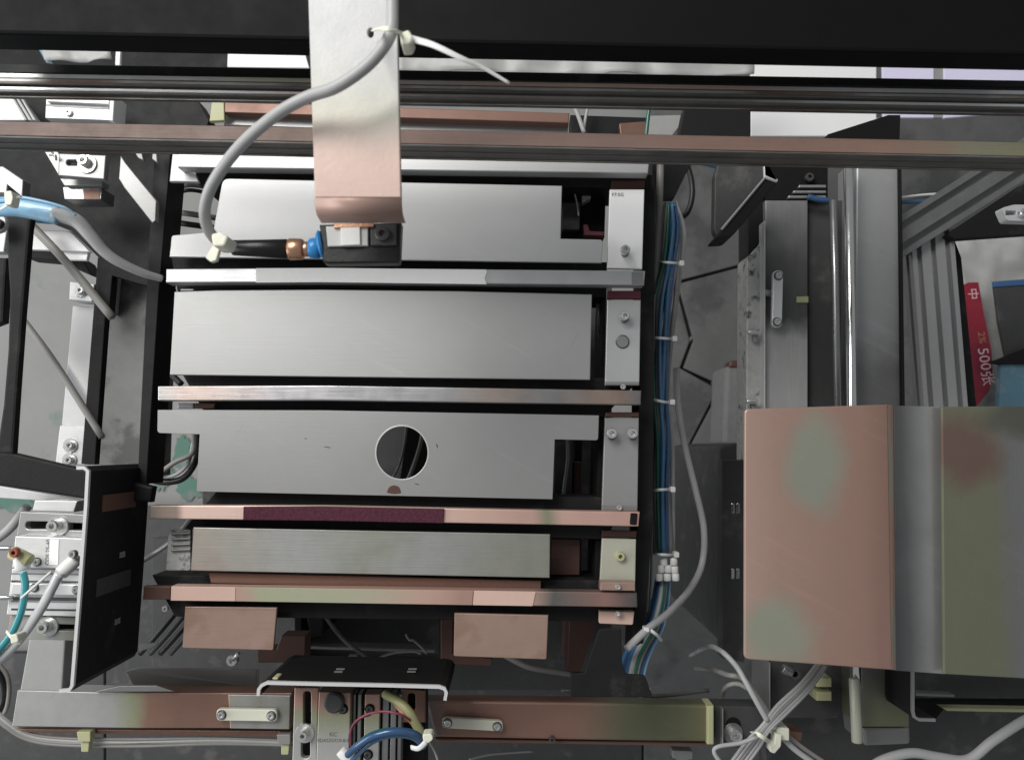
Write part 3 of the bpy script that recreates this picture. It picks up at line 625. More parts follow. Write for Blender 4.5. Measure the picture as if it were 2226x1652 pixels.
hcyl('blue_collar', 672, 540, 696, 540, 1.07, 44, M['sensor_blue'], t2, 48)
hcyl('blue_collar', 694, 534, 704, 532, 1.07, 66, M['sensor_blue'], t2, 66)
t = T('sensor_cable', 'thick grey sensor cable curving down from the arm to the plug', 'cable', 560, 300, 1.10)
o = tube('cable_sheath', [(852, -60, 1.145), (853, 20, 1.145), (850, 70, 1.145), (828, 110, 1.145), (790, 150, 1.143), (730, 190, 1.14), (668, 212, 1.135), (600, 250, 1.13), (520, 320, 1.12), (465, 395, 1.11), (446, 450, 1.10), (450, 492, 1.09), (470, 522, 1.08), (495, 534, 1.07)], 27, M['cable_grey'], t, seg=16)
t = T('zip_tie', 'white zip tie with a long tail fastening the cable to the arm', 'zip tie', 880, 80, 1.12)
tube('strap', [(812, 66, 1.125), (830, 62, 1.160), (856, 66, 1.162), (878, 76, 1.13)], 14, M['cream_plastic'], t, flat=.4)
slab('lock_head', rc([(868, 72), (888, 64), (898, 80), (892, 96), (872, 98)], 5), 1.15, .01, M['cream_plastic'], t, .001)
tube('tail', [(890, 84, 1.145), (940, 98, 1.15), (1000, 126, 1.15), (1050, 148, 1.145), (1108, 182, 1.14)], 18, M['white_plastic'], t, flat=.25, wend=7)
t = T('zip_tie', 'pale zip tie around the cable next to the black plug', 'zip tie', 470, 540, 1.08)
slab('lock_head', rc([(458, 508), (480, 504), (496, 514), (488, 535), (462, 536)], 6), 1.10, .014, M['cream_plastic'], t, .001)
slab('tail', rc([(462, 534), (478, 536), (470, 566), (458, 570), (446, 560)], 3), 1.09, .003, M['cream_plastic'], t, .0005)
# ================================================================== LEFT SIDE
o = slab('black_gusset', [(-40, 318), (372, 322), (372, 500), (366, 612), (330, 625), (244, 600), (236, 690), (208, 680), (214, 560), (152, 500), (100, 480), (-40, 474)], .83, .01, M['black_paint']); tag(o, 'big black sheet gusset filling the upper left corner below the rails', 'gusset')
o = slab('black_upright_beam', [(336, 325), (372, 325), (345, 640), (318, 1052), (298, 1048), (318, 640)], .875, .03, M['black_paint']); tag(o, 'long black beam running down beside the left ends of the bars', 'beam')
t = T('left_column', 'mottled grey painted column left of the black beam', 'column', 275, 800, .70)
slab('column_face', [(246, 590), (322, 600), (306, 1052), (214, 1030)], .80, .06, M['post_paint'], t)
slab('light_edge', [(238, 592), (250, 596), (242, 682), (232, 672)], .812, .02, M['grey_light'], t)
slab('dark_side', [(212, 560), (238, 560), (206, 1010), (176, 1008)], .80, .02, M['black_paint'], t)
t = T('left_profile_bar', 'light grey bar with bolted ends standing left of the mottled column', 'bar', 175, 830, .70)
slab('bar_face', [(158, 665), (212, 668), (186, 930), (134, 925)], .79, .02, M['grey_light'], t)
slab('top_clamp', [(152, 612), (205, 618), (200, 656), (150, 652)], .80, .02, M['alu'], t)
bolt(177, 632, .80, 18, t, wash=30)
slab('lower_clamp', [(130, 925), (196, 928), (192, 1010), (120, 1010)], .795, .02, M['alu'], t)
bolt(154, 968, .795, 18, t, wash=32); bolt(152, 1000, .795, 18, t, wash=32)
t = T('brace_rod', 'grey diagonal rod crossing from the blue hose to the mottled column', 'rod', 160, 590, .80)
tube('rod', [(66, 488, .84), (140, 566, .84), (244, 690, .84)], 19, M['cable_mid'], t)
o = tube('brace_rod', [(46, 690, .80), (120, 790, .80), (222, 950, .80)], 15, M['cable_mid']); tag(o, 'thin diagonal rod lower down crossing the light grey bar', 'rod')
o = slab('white_flange', [(62, 500), (152, 502), (197, 548), (60, 543)], .815, .004, M['grey_light']); tag(o, 'light chamfered flange under the blue hose', 'flange')
slab('bright_tab', [(137, 547), (192, 548), (188, 566), (146, 565)], .811, .004, M['white_sheet'], o)
o = slab('black_crosspiece', [(55, 545), (150, 545), (182, 566), (200, 600), (120, 566), (55, 560)], .79, .02, M['black_paint']); tag(o, 'black crosspiece directly under the chamfered flange', 'beam')
# black frame at the far left
t = T('support_stand', 'black welded square tube frame at the far left edge', 'frame', 40, 800, .80)
slab('frame_post', [(11, 463), (70, 463), (64, 499), (48, 693), (37, 846), (28, 987), (-10, 985), (6, 880), (16, 760), (20, 640), (14, 540)], .885, .006, M['black_paint'], t, .002)
slab('frame_beam', [(-40, 975), (28, 985), (196, 1024), (332, 1058), (326, 1092), (185, 1085), (-40, 1050)], .884, .008, M['black_paint'], t, .002)
slab('frame_strut', [(-40, 560), (14, 560), (6, 700), (-20, 710), (-40, 700)], .87, .008, M['black_paint'], t, .002)
o = slab('grey_lower_rail', [(-40, 1050), (150, 1082), (190, 1094), (-40, 1080)], .83, .01, M['grey_light']); tag(o, 'thin pale rail just below the black frame corner', 'rail')
t = T('bearing_block', 'round grey bearing partly cut by the left picture edge', 'bearing', 0, 490, .86)
washer('ring', -2, 488, .895, 44, M['grey_light'], t, .004); caphead('hub', -2, 488, .90, 24, M['bolt_dark'], t)
slab('base', [(-40, 505), (14, 505), (8, 548), (-40, 548)], .87, .01, M['grey_light'], t)
o = slab('grey_wedge', [(-40, 360), (6, 362), (50, 392), (48, 428), (16, 402), (14, 420), (-40, 418)], .87, .01, M['steel_plate']); tag(o, 'pale sloped wedge at the far left above the blue hose', 'wedge')
# adjusting bracket with cylinder
t = T('adjusting_bracket', 'slotted adjusting bracket with a big washer at upper left', 'bracket', 180, 380, .85)
slab('bracket_plate', [(128, 334), (230, 338), (226, 390), (127, 382)], .90, .006, M['steel_mid'], t, .0006, [slotpts(144, 348, 172, 360)])
slab('bracket_cheek', [(88, 316), (118, 318), (130, 338), (128, 382), (116, 362)], .89, .01, M['steel_plate'], t)
for k in range(3): tube('spring_coil', [(92 + k * 8, 320 + k * 9, .90), (104 + k * 8, 322 + k * 8, .905), (112 + k * 5, 330 + k * 9, .90)], 5, M['zinc'], t)
bolt(191, 358, .90, 25, t, wash=42, off=(-4, -5), h=.006)
t = T('bracket_spacer', 'short round spacer below the slotted bracket at upper left', 'spacer', 178, 415, .84)
slab('collar', rc([(130, 388), (224, 393), (222, 404), (140, 404)], 3), .885, .01, M['steel_mid'], t)
slab('body', rc([(136, 406), (222, 408), (220, 434), (140, 434)], 3), .88, .02, M['chrome_dull'], t)
slab('amber_patch', [(180, 412), (218, 413), (216, 433), (182, 433)], .8805, .0006, M['brown_steel'], t, 0)
t = T('diagonal_brace', 'light grey diagonal brace plate left of the topmost bar', 'brace', 300, 420, .85)
slab('brace_plate', [(262, 338), (272, 354), (340, 437), (338, 480), (331, 485), (270, 408), (258, 388)], .90, .005, M['steel_mid'], t)
t = T('slanted_tabs', 'two small grey tabs just under the front rail at left', 'tab', 300, 335, .86)
slab('tab', [(284, 318), (306, 320), (312, 350), (300, 344)], .89, .004, M['steel_dull'], t); slab('tab', [(332, 318), (340, 318), (342, 355), (330, 346)], .89, .004, M['steel_dull'], t)
# blue hose
t = T('blue_hose', 'pale blue sleeved hose bending from the left edge towards the bars', 'hose', 120, 460, .93)
tube('sleeve', [(-40, 452, .93), (0, 450, .93), (40, 450, .93), (85, 458, .93), (130, 468, .93)], 46, M['pale_blue_hose'], t, seg=16, flat=.6)
tube('sleeve_tail', [(118, 464, .93), (165, 480, .928), (196, 512, .925), (225, 545, .92), (256, 568, .915), (307, 592, .905), (352, 606, .895)], 34, M['cable_grey'], t, seg=14, wend=16)
tube('tube_highlight', [(-20, 440, .945), (20, 436, .947), (42, 430, .947), (90, 438, .945), (140, 452, .942), (165, 468, .94)], 12, M['pale_blue_hose'], t, wend=6)
t = T('zip_tie', 'white zip tie around the pale blue hose at the left edge', 'zip tie', 15, 440, .95)
slab('lock_head', rc([(8, 416), (24, 414), (28, 430), (24, 446), (10, 446)], 4), .965, .008, M['cream_plastic'], t)
tube('strap', [(-20, 462, .955), (10, 450, .96), (36, 430, .96), (46, 428, .955)], 7, M['white_plastic'], t, flat=.4)
o = tube('blue_hose', [(78, 478, .87), (110, 481, .87), (134, 480, .87)], 14, M['blue_tube']); tag(o, 'short darker blue tube below the pale blue hose', 'hose')
# loop of cable by the plate with the hole
t = T('looped_cable', 'black and grey looped cable left of the plate with the hole', 'cable', 380, 1020, .78)
tube('cable', [(426, 900, .80), (430, 950, .80), (426, 1000, .80), (400, 1038, .80), (360, 1048, .80), (318, 1040, .80)], 14, M['cable_black'], t)
tube('cable', [(415, 900, .81), (422, 950, .81), (418, 985, .81), (380, 1005, .81), (345, 1030, .81)], 11, M['cable_mid'], t)
tube('cable', [(420, 960, .805), (410, 1005, .805), (385, 1030, .805), (355, 1036, .805), (330, 1020, .805)], 8, M['cable_grey'], t)
t = T('clear_hoses', 'dark hoses bunched between the stepped plate and the left black beam', 'hose', 400, 450, .80)
for k, (a, b, c) in enumerate(((372, 430, 420), (368, 458, 470), (370, 480, 492), (372, 415, 405))):
    tube('hose', [(a - 10, b, .82), (410, c - 6 + k, .83), (470, c + 4, .82)], 13 if k else 9, M['cable_black' if k in (0, 2) else 'cable_mid'], t)
t = T('cross_cable', 'thin dark cable angled between the left beam and the blank plate', 'cable', 370, 810, .80)
tube('cable', [(334, 760, .80), (360, 800, .80), (395, 836, .80)], 14, M['cable_black'], t)
slab('tab', [(386, 876), (420, 876), (420, 888), (386, 888)], .885, .004, M['grey_light'], b3)
slab('amber_tab', [(424, 876), (468, 876), (464, 888), (424, 888)], .884, .004, M['brown_steel'], b3)
# ================================================================== LEFT CYLINDER UNIT
t = T('end_guard', 'black bent sheet guard standing on edge with a bright cut edge at lower left', 'guard', 240, 1260, .85)
ZG = .95
edge = [(166, 1017), (182, 1017), (190, 1024), (186, 1100), (171, 1300), (156, 1490), (150, 1500), (128, 1502)]
path = [P(x, y, ZG) for x, y in edge]; vs = []; tk = .0011
offs = []
for i, p in enumerate(path):
    d = (path[min(i + 1, len(path) - 1)] - path[max(i - 1, 0)]).normalized(); s = d.cross(Vector((0, 0, 1))); offs.append(s)
hgt = .092
def strip(p, s, zt, zb, k=tk): return [p + s * k + Vector((0, 0, zt)), p - s * k + Vector((0, 0, zt)), p - s * k + Vector((0, 0, zb)), p + s * k + Vector((0, 0, zb))]
def upright(name, path, offs, zt, zb, m, parent):
    vs = []; fs = []
    for p, s in zip(path, offs): vs += strip(p, s, zt, zb)
    n = len(path)
    for i in range(n - 1):
        for k in range(4):
            a, b = 4 * i + k, 4 * i + (k + 1) % 4; fs.append((a, a + 4, b + 4, b))
    fs += [(0, 1, 2, 3), (4 * n - 1, 4 * n - 2, 4 * n - 3, 4 * n - 4)]
    bm = bmesh.new(); bv = [bm.verts.new(v) for v in vs]
    for f in fs: bm.faces.new([bv[i] for i in f])
    bmesh.ops.recalc_face_normals(bm, faces=bm.faces[:])
    return bm_obj(name, bm, m, parent)
upright('guard_sheet', path, offs, -.0025, -hgt, M['black_paint'], t)
upright('cut_edge', path, offs, 0, -.0025, M['grey_light'], t)
def guard_pt(x, y, h):  # a point on the guard's face, h metres below its edge
    q = P(x, y, ZG); return Vector((q.x, q.y, ZG - h))
def guard_x(y): return 186 - (y - 1100) / 200 * 15 if y < 1300 else 171 - (y - 1300) / 190 * 15
for (y, h, dx) in ((1225, .055, 0), (1385, .055, 0)):
    x = guard_x(y)
    for k in range(2):
        c = guard_pt(x, y + k * 7, h); s = Vector((.0013, 0, 0))
        vs = [c + s + Vector((0, a, b)) for a, b in ((-.001, -.004), (.001, -.004), (.001, .004), (-.001, .004))] + [c - s * 0 + Vector((0, a, b)) for a, b in ((-.001, -.004), (.001, -.004), (.001, .004), (-.001, .004))]
        link('slot_rim', vs, [(0, 1, 2, 3), (7, 6, 5, 4), (0, 4, 5, 1), (1, 5, 6, 2), (2, 6, 7, 3), (3, 7, 4, 0)], M['zinc'], t)
for (y, y2, m_) in ((1080, 1118, 'brown_steel'), (1270, 1310, 'dark_grey')):  # coloured patches standing in for reflections on the guard's black face
    a, b = guard_pt(guard_x(y), y, .02), guard_pt(guard_x(y2), y2, .02); e = Vector((.0016, 0, 0)); dn = Vector((0, 0, -.05))
    link('painted_reflection', [a + e, b + e, b + e + dn, a + e + dn, a, b, b + dn, a + dn], [(0, 1, 2, 3), (7, 6, 5, 4), (0, 4, 5, 1), (1, 5, 6, 2), (2, 6, 7, 3), (3, 7, 4, 0)], M[m_], t)
t = T('cylinder_unit', 'aluminium air cylinder block with slotted mounting plates at lower left', 'air cylinder', 100, 1250, .85)
slab('top_block', [(76, 1087), (168, 1089), (160, 1113), (70, 1110)], .885, .02, M['alu'], t)
slab('slotted_plate', [(44, 1112), (186, 1118), (182, 1168), (36, 1164)], .90, .006, M['steel_plate'], t, .0006, [slotpts(55, 1133, 108, 1150), [(150, 1136), (182, 1137), (181, 1153), (150, 1152)]])
slab('slot_floor', [(50, 1128), (184, 1130), (182, 1156), (50, 1156)], .89, .004, M['black_deep'], t, 0)
bolt(128, 1143, .90, 26, t, wash=44, off=(-5, -1), h=.007)
slab('valve_block', [(33, 1165), (181, 1170), (176, 1236), (26, 1234)], .915, .03, M['alu'], t)
slab('cylinder_body', [(26, 1236), (176, 1238), (166, 1340), (14, 1336)], .905, .03, M['alu'], t)
for y, h_ in ((1245, 3), (1261, 4), (1297, 7), (1305, 3), (1322, 4)):
    slab('groove', [(24, y), (172, y + 2), (172, y + 2 + h_), (24, y + h_)], .9054, .0008, M['bolt_dark' if h_ > 3 else 'steel_dull'], t, 0)
slab('step', [(26, 1267), (172, 1270), (170, 1294), (22, 1292)], .9095, .005, M['alu'], t)
slab('slotted_plate', [(22, 1338), (164, 1342), (160, 1392), (16, 1388)], .90, .006, M['steel_low'], t, .0006, [[(120, 1356), (162, 1357), (161, 1371), (120, 1370)]])
slab('slot_floor', [(100, 1350), (162, 1351), (161, 1376), (100, 1376)], .89, .004, M['black_deep'], t, 0)
bolt(107, 1361, .90, 26, t, wash=42, off=(-5, -1), h=.007)
for x, y in ((81, 1221), (75, 1277), (166, 1282)):
    lathe('counterbore', x, y, .9152 if y < 1236 else .9097, [(mm(9.5, .915), 0), (mm(9.5, .915), .0004)], M['bolt_dark'], t)
    caphead('bolt_head', x, y, .9157 if y < 1236 else .9102, 14, M['zinc'], t, .002)
text('marking', 'CQS 25-40', 104, 1200, .9152, 12, 90, M['ink'], t)
slab('label', [(108, 1172), (128, 1173), (126, 1228), (106, 1227)], .9154, .0004, M['white_sheet'], t, 0)
t2 = T('elbow_fitting', 'olive elbow fitting with a rusty port on the cylinder block', 'fitting', 45, 1205, .91)
hcyl('elbow_arm', 26, 1200, 66, 1220, .93, 30, M['olive_plastic'], t2); hcyl('elbow_neck', 44, 1206, 50, 1240, .93, 30, M['white_plastic'], t2)
caphead('port', 36, 1200, .936, 20, M['rust'], t2, .004)
t2 = T('elbow_fitting', 'white elbow fitting against the bright guard edge', 'fitting', 155, 1225, .91)
hcyl('elbow_neck', 168, 1212, 132, 1246, .93, 30, M['white_plastic'], t2); caphead('port', 162, 1203, .935, 17, M['zinc'], t2, .004)
for y, la in ((1191, 'upper bright rod entering from the left edge into the cylinder block'), (1298, 'lower bright rod entering from the left edge into the cylinder body')):
    o = hcyl('piston_rod', -40, y, 28, y + 1, .91, 10, M['chrome'], None); tag(o, la, 'rod', 'bright rods at the left edge')
t2 = T('teal_tube', 'teal air tube running from the olive fitting off the left edge', 'air tube', 40, 1330, .91)
tube('tube_body', [(50, 1243, .935), (55, 1268, .935), (53, 1293, .935), (46, 1330, .935), (27, 1374, .935), (-6, 1416, .935), (-40, 1450, .935)], 15, M['teal_tube'], t2)
o = tube('clear_hose', [(130, 1246, .935), (112, 1280, .93), (88, 1324, .93), (40, 1392, .93), (-10, 1440, .93), (-40, 1470, .93)], 21, M['clear_hose']); tag(o, 'thick clear hose running diagonally down over the cylinder block', 'hose')
t2 = T('zip_tie', 'cream zip tie joining the teal and clear hoses', 'zip tie', 28, 1388, .93)
slab('lock_head', rc([(20, 1380), (36, 1378), (40, 1394), (24, 1400)], 4), .955, .01, M['cream_plastic'], t2); tube('strap', [(14, 1372, .945), (24, 1384, .95), (46, 1400, .945)], 7, M['cream_plastic'], t2, flat=.4)
o = tube('thin_tie_tail', [(112, 1242, .945), (80, 1270, .95), (46, 1300, .95)], 6, M['white_plastic']); tag(o, 'thin white tie tail across the teal tube', 'tie')
t2 = T('side_cables', 'dark cables curling around the lower left corner of the frame', 'cable', 10, 1520, .78)
tube('cable', [(60, 1100, .80), (20, 1150, .80), (-20, 1180, .80)], 20, M['cable_grey'], t2)
tube('cable', [(-20, 1440, .80), (6, 1480, .79), (8, 1520, .78), (-10, 1560, .78)], 12, M['cable_black'], t2)
tube('cable', [(-30, 1420, .80), (16, 1470, .79), (14, 1540, .78), (-20, 1580, .78)], 9, M['cable_mid'], t2)
# ================================================================== BOTTOM FRAME
t = T('frame_corner', 'welded grey frame beam with an upright stub, going from grey to brown', 'beam', 320, 1545, .78)
slab('upright_stub', [(64, 1384), (142, 1384), (134, 1506), (42, 1506)], .822, .02, M['grey_paint'], t, .0012)
slab('beam_face', rc([(38, 1500), (270, 1506), (634, 1506), (632, 1582), (300, 1582), (26, 1578)], [0, 0, 2, 2, 0, 2]), .824, .02, M['frame_beam'], t, .002)
slab('beam_lip', [(26, 1583), (632, 1588), (632, 1602), (60, 1592)], .815, .03, M['brown_steel'], t, .001)
slab('gusset_tip', [(200, 1503), (262, 1490), (340, 1490), (380, 1503)], .83, .003, M['steel_dull'], t)
slab('cover_plate', [(496, 1509), (631, 1511), (629, 1585), (500, 1583)], .8262, .002, M['steel_low'], t)
def linkplate(label, x0, y0, x1, y1, ry, vert=False, z=.832):
    t = T('link_plate', label, 'link plate', (x0 + x1) / 2, (y0 + y1) / 2, z - .006, 'round ended link plates with two screws')
    if not vert:
        slab('plate', rc([(x0, y0), (x1, y0 + ry), (x1, y1 + ry), (x0, y1)], 10), z, .004, M['cream_plastic' if z > .8 else 'alu'], t, .0008)
        cs = ((x0 + 12, (y0 + y1) / 2), (x1 - 12, (y0 + y1) / 2 + ry))
    else:
        slab('plate', rc([(x0, y0), (x1, y0), (x1 + ry, y1), (x0 + ry, y1)], 10), z, .004, M['alu'], t, .0008)
        cs = (((x0 + x1) / 2, y0 + 12), ((x0 + x1) / 2 + ry, y1 - 12))
    for cx, cy in cs:
        lathe('ring', cx, cy, z + .00005, [(mm(10, z), 0), (mm(10, z), .0004)], M['bolt_dark'], t)
        caphead('bolt_head', cx, cy, z + .0005, 15, M['zinc'], t, .0022)
    return t
linkplate('cream link plate with two screws on the left frame beam', 470, 1540, 602, 1566, 2)
t = T('frame_beam_right', 'brown and olive frame beam at lower right of centre', 'beam', 1240, 1565, .78)
slab('beam_face', [(926, 1522), (1250, 1526), (1545, 1532), (1543, 1612), (1250, 1608), (946, 1602)], .824, .016, M['frame_beam_right'], t, .002)
slab('beam_lip', [(946, 1605), (1543, 1614), (1541, 1622), (950, 1612)], .815, .03, M['brown_steel'], t, .001)
slab('end_flange', [(1538, 1534), (1552, 1534), (1552, 1618), (1538, 1618)], .829, .02, M['olive_plastic'], t, .001)
slab('end_plate', [(1553, 1534), (1660, 1536), (1660, 1626), (1553, 1624)], .816, .02, M['dark_grey'], t)
slab('flange_edge', [(1570, 1540), (1573, 1540), (1573, 1622), (1570, 1622)], .822, .006, M['steel_mid'], t)
lathe('bolt_hole', 1594, 1575, .8162, [(mm(16, .816), 0), (mm(16, .816), .0003)], M['black_deep'], t)
bolt(1593, 1592, .8162, 26, t, wash=42, wmat=M['chrome_dull'], off=(4, 2), h=.007)
caphead('pin', 1200, 1604, .824, 13, M['bolt_dark'], t, .004)
linkplate('cream link plate with two screws on the brown and olive beam', 961, 1559, 1093, 1582, 8)
# cables under left beam
t = T('lower_cable_run', 'bundle of thin dark cables strapped below the left frame beam', 'cable', 330, 1610, .80)
for k in range(4):
    tube('cable', [(-30, 1520 + k * 7, .815), (10, 1560 + k * 6, .815), (60, 1592 + k * 5, .812), (140, 1604 + k * 5, .81), (300, 1606 + k * 4 + (k % 2) * 3, .81), (470, 1604 + k * 4, .81), (640, 1610 + k * 3, .81)], 6.5, M['cable_mid' if k != 1 else 'cable_grey'], t)
for x, y, la in ((180, 1608, 'olive cable clamp on the cables under the left beam'), (615, 1614, 'small pale cable clamp at the right end of the cable run')):
    t = T('cable_clamp', la, 'clamp', x, y, .81, 'cable clamps under the left beam')
    slab('clamp_head', rc([(x - 14, y - 18), (x + 16, y - 18), (x + 16, y + 4), (x - 10, y + 4)], 3), .825, .008, M['olive_plastic' if x < 300 else 'cable_mid'], t)
    slab('clamp_tail', rc([(x - 4, y + 2), (x + 14, y + 2), (x + 12, y + 26), (x - 4, y + 26)], 3), .822, .006, M['olive_plastic'], t)
# bottom-centre guard
t = T('end_guard', 'black bent sheet guard with bright bracket shaped edge at bottom centre', 'guard', 765, 1450, .83)
ZC = .935
e2 = [(561, 1512), (562, 1498), (568, 1490), (580, 1484), (700, 1487), (850, 1490), (955, 1493), (966, 1497), (970, 1505), (967, 1522)]
path = [P(x, y, ZC) for x, y in e2]; offs = []
for i, p in enumerate(path):
    d = (path[min(i + 1, len(path) - 1)] - path[max(i - 1, 0)]).normalized(); offs.append(d.cross(Vector((0, 0, 1))))
upright('guard_sheet', path, offs, -.0025, -.07, M['black_deep'], t); upright('cut_edge', path, offs, 0, -.0025, M['grey_light'], t)
for x in (718, 884):
    for k in range(2):
        c = P(x - 24 * (x - 1113) / -400 * 0, 1488, ZC); c = Vector((c.x, c.y + .0014, ZC - .026 - k * .007))
        vs = [c + Vector((a, b, d)) for b in (0, .0008) for a, d in ((-.003, -.0008), (.003, -.0008), (.003, .0008), (-.003, .0008))]
        link('slot_rim', vs, [(0, 1, 2, 3), (7, 6, 5, 4), (0, 4, 5, 1), (1, 5, 6, 2), (2, 6, 7, 3), (3, 7, 4, 0)], M['steel_dull'], t)
o = slab('yellow_nub', rc([(592, 1472), (604, 1472), (604, 1484), (592, 1484)], 3), .93, .01, M['olive_plastic']); tag(o, 'tiny yellowish nub on the left end of the bottom centre guard', 'nub')
# bottom-centre cylinder
t = T('cylinder_unit', 'air cylinder with brown slotted side plates at the bottom centre', 'air cylinder', 780, 1600, .80)
slab('slotted_plate', [(640, 1494), (692, 1494), (686, 1700), (634, 1700)], .88, .006, M['alu_v'], t, .0006, [slotpts(659, 1502, 676, 1578), slotpts(654, 1606, 674, 1648)])
slab('slot_floor', [(650, 1498), (682, 1498), (678, 1652), (648, 1652)], .87, .004, M['black_deep'], t, 0)
slab('slotted_plate', [(872, 1496), (924, 1500), (924, 1570), (872, 1570)], .88, .006, M['brown_steel'], t, .0006, [slotpts(886, 1506, 903, 1545)])
slab('slot_floor', [(880, 1500), (915, 1502), (915, 1560), (880, 1560)], .87, .004, M['black_deep'], t, 0)
bolt(663, 1592, .88, 20, t, wash=40, h=.008)
slab('valve_block', [(693, 1503), (762, 1505), (758, 1700), (686, 1700)], .89, .03, M['alu_v'], t)
lathe('port_plug', 728, 1524, .8902, [(mm(21, .89), 0), (mm(21, .89), .004), (mm(17, .89), .005)], M['dark_grey'], t)
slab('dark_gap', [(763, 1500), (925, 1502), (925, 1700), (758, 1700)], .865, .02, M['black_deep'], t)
for x0, x1, z_, m_ in ((768, 774, .882, 'alu_grey'), (778, 786, .884, 'alu_grey'), (793, 826, .888, 'alu_v'), (832, 846, .884, 'alu_grey'), (850, 862, .884, 'alu_grey'), (866, 874, .882, 'steel_dull')):
    slab('body_rib', [(x0, 1508), (x1, 1508), (x1 - 4, 1700), (x0 - 4, 1700)], z_, .012, M[m_], t)
for x, y, z_ in ((746, 1540, .8902), (804, 1540, .8882), (800, 1639, .8882)):
    lathe('counterbore', x, y, z_, [(mm(10.5, z_), 0), (mm(10.5, z_), .0004)], M['black_deep'], t)
    caphead('bolt_head', x, y, z_ + .0004, 15, M['bolt_dark'], t, .002)
text('marking', 'KC', 724, 1596, .8902, 12, 0, M['ink'], t); text('marking', 'SDAS25X10-B-N', 726, 1609, .8902, 10, 0, M['ink'], t)
t2 = T('elbow_fitting', 'white elbow fitting holding the blue tubes at the bottom edge', 'fitting', 745, 1640, .90)
hcyl('elbow_neck', 740, 1630, 770, 1664, .905, 24, M['white_plastic'], t2)
t2 = T('blue_air_tubes', 'pair of dark blue air tubes arching over the bottom centre cylinder', 'air tube', 840, 1600, .90)
tube('tube', [(756, 1640, .92), (780, 1618, .93), (815, 1598, .935), (860, 1589, .935), (900, 1594, .93), (926, 1616, .92)], 15, M['blue_tube_deep'], t2)
tube('tube', [(766, 1650, .915), (790, 1626, .925), (820, 1606, .93), (858, 1597, .93), (898, 1602, .925), (922, 1622, .915)], 12, M['blue_tube'], t2)
tube('tube', [(764, 1632, .915), (800, 1598, .92), (850, 1584, .92), (905, 1590, .92), (932, 1604, .92)], 8, M['green_tube'], t2)
t2 = T('signal_wires', 'thin maroon and black wires arching above the blue air tubes', 'wire', 830, 1560, .90)
tube('wire', [(762, 1620, .91), (765, 1580, .92), (790, 1556, .93), (830, 1546, .93), (870, 1552, .93), (900, 1570, .92)], 5, M['wire_maroon'], t2)
tube('wire', [(760, 1630, .905), (762, 1590, .91), (782, 1562, .92), (806, 1552, .92)], 5, M['cable_black'], t2)
tube('wire', [(850, 1518, .905), (872, 1545, .92), (900, 1575, .92), (925, 1600, .92)], 9, M['cable_tan'], t2)
o = tube('olive_cable', [(838, 1508, .90), (866, 1524, .915), (890, 1548, .92), (908, 1580, .92), (924, 1610, .92)], 20, M['cable_olive']); tag(o, 'thick olive cable leaving the bottom centre cylinder', 'cable')
t2 = T('zip_tie', 'white zip tie gathering the blue tubes and the olive cable', 'zip tie', 922, 1612, .92)
slab('lock_head', rc([(918, 1596), (938, 1594), (942, 1606), (930, 1616), (920, 1612)], 5), .945, .01, M['cream_plastic'], t2)
tube('strap', [(894, 1624, .94), (910, 1626, .945), (926, 1612, .945)], 11, M['white_plastic'], t2, flat=.4); tube('tail', [(932, 1610, .935), (944, 1630, .93), (952, 1652, .93)], 5, M['cable_mid'], t2)
t = T('under_clip', 'grey clip under the right frame beam near the bottom edge', 'clip', 1485, 1640, .79)
slab('clip_body', rc([(1462, 1630), (1506, 1632), (1506, 1650), (1490, 1652), (1488, 1680), (1476, 1680), (1474, 1650), (1462, 1648)], 3), .80, .01, M['steel_dull'], t)
o = tube('thin_cable', [(1020, 1650, .75), (1060, 1640, .75), (1100, 1636, .75), (1160, 1632, .75)], 5, M['cable_mid']); tag(o, 'thin dull wire at the bottom edge under the right frame beam', 'wire')
# ================================================================== CABLE BUNDLE
t = T('cable_bundle', 'bundle of blue and grey air tubes tied along the right side of the bars', 'cable bundle', 1440, 900, .76)
mid = [(1456, 440), (1458, 500), (1453, 570), (1440, 650), (1434, 738), (1432, 868), (1436, 960), (1436, 1064), (1442, 1205)]
mats = ['cable_mid', 'tube_smoke', 'cable_grey', 'green_tube', 'cable_mid', 'blue_tube_deep', 'blue_tube', 'blue_tube', 'cable_grey', 'blue_tube_deep', 'cable_mid', 'cable_grey']
for k, mn in enumerate(mats):
    pts = []
    for j, (x, y) in enumerate(mid):
        spread = (8, 20, 20, 26, 22, 17, 18, 18, 15)[j]
        ph = (k - 5.5) / 5.5; jit = math.sin(k * 2.3 + j * 1.1) * 4
        zz = .825 + .012 * math.cos(ph * 1.4) - (k % 3) * .004
        pts.append((x + ph * spread * 1.2 + jit, y, zz))
    tube('air_tube', pts, 12 if k % 3 else 9, M[mn], t, n=6, seg=8)
for (x, y, w_, sl) in ((1455, 570, 22, 2), (1437, 734, 25, 2), (1432, 868, 25, 6), (1436, 1065, 22, -1), (1442, 1205, 24, 1)):
    tt = T('zip_tie', {570: 'white tie at the top of the blue bundle beside the tape bar', 734: 'white tie on the bundle level with the blank plate', 868: 'white tie on the bundle level with the streaked bar', 1065: 'white tie on the bundle above the purple striped bar', 1205: 'white tie on the bundle just above the round fittings'}[y], 'zip tie', x, y, .81, 'zip ties along the blue and grey bundle')
    tube('strap', [(x - w_, y - sl, .825), (x - w_ * .5, y, .85), (x + w_ * .5, y + sl, .85), (x + w_, y + sl, .83)], 6, M['white_plastic'], tt, flat=.5)
    slab('lock_head', rc([(x + w_, y + sl - 6), (x + w_ + 11, y + sl - 6), (x + w_ + 11, y + sl + 6), (x + w_, y + sl + 6)], 3), .85, .008, M['white_plastic'], tt)
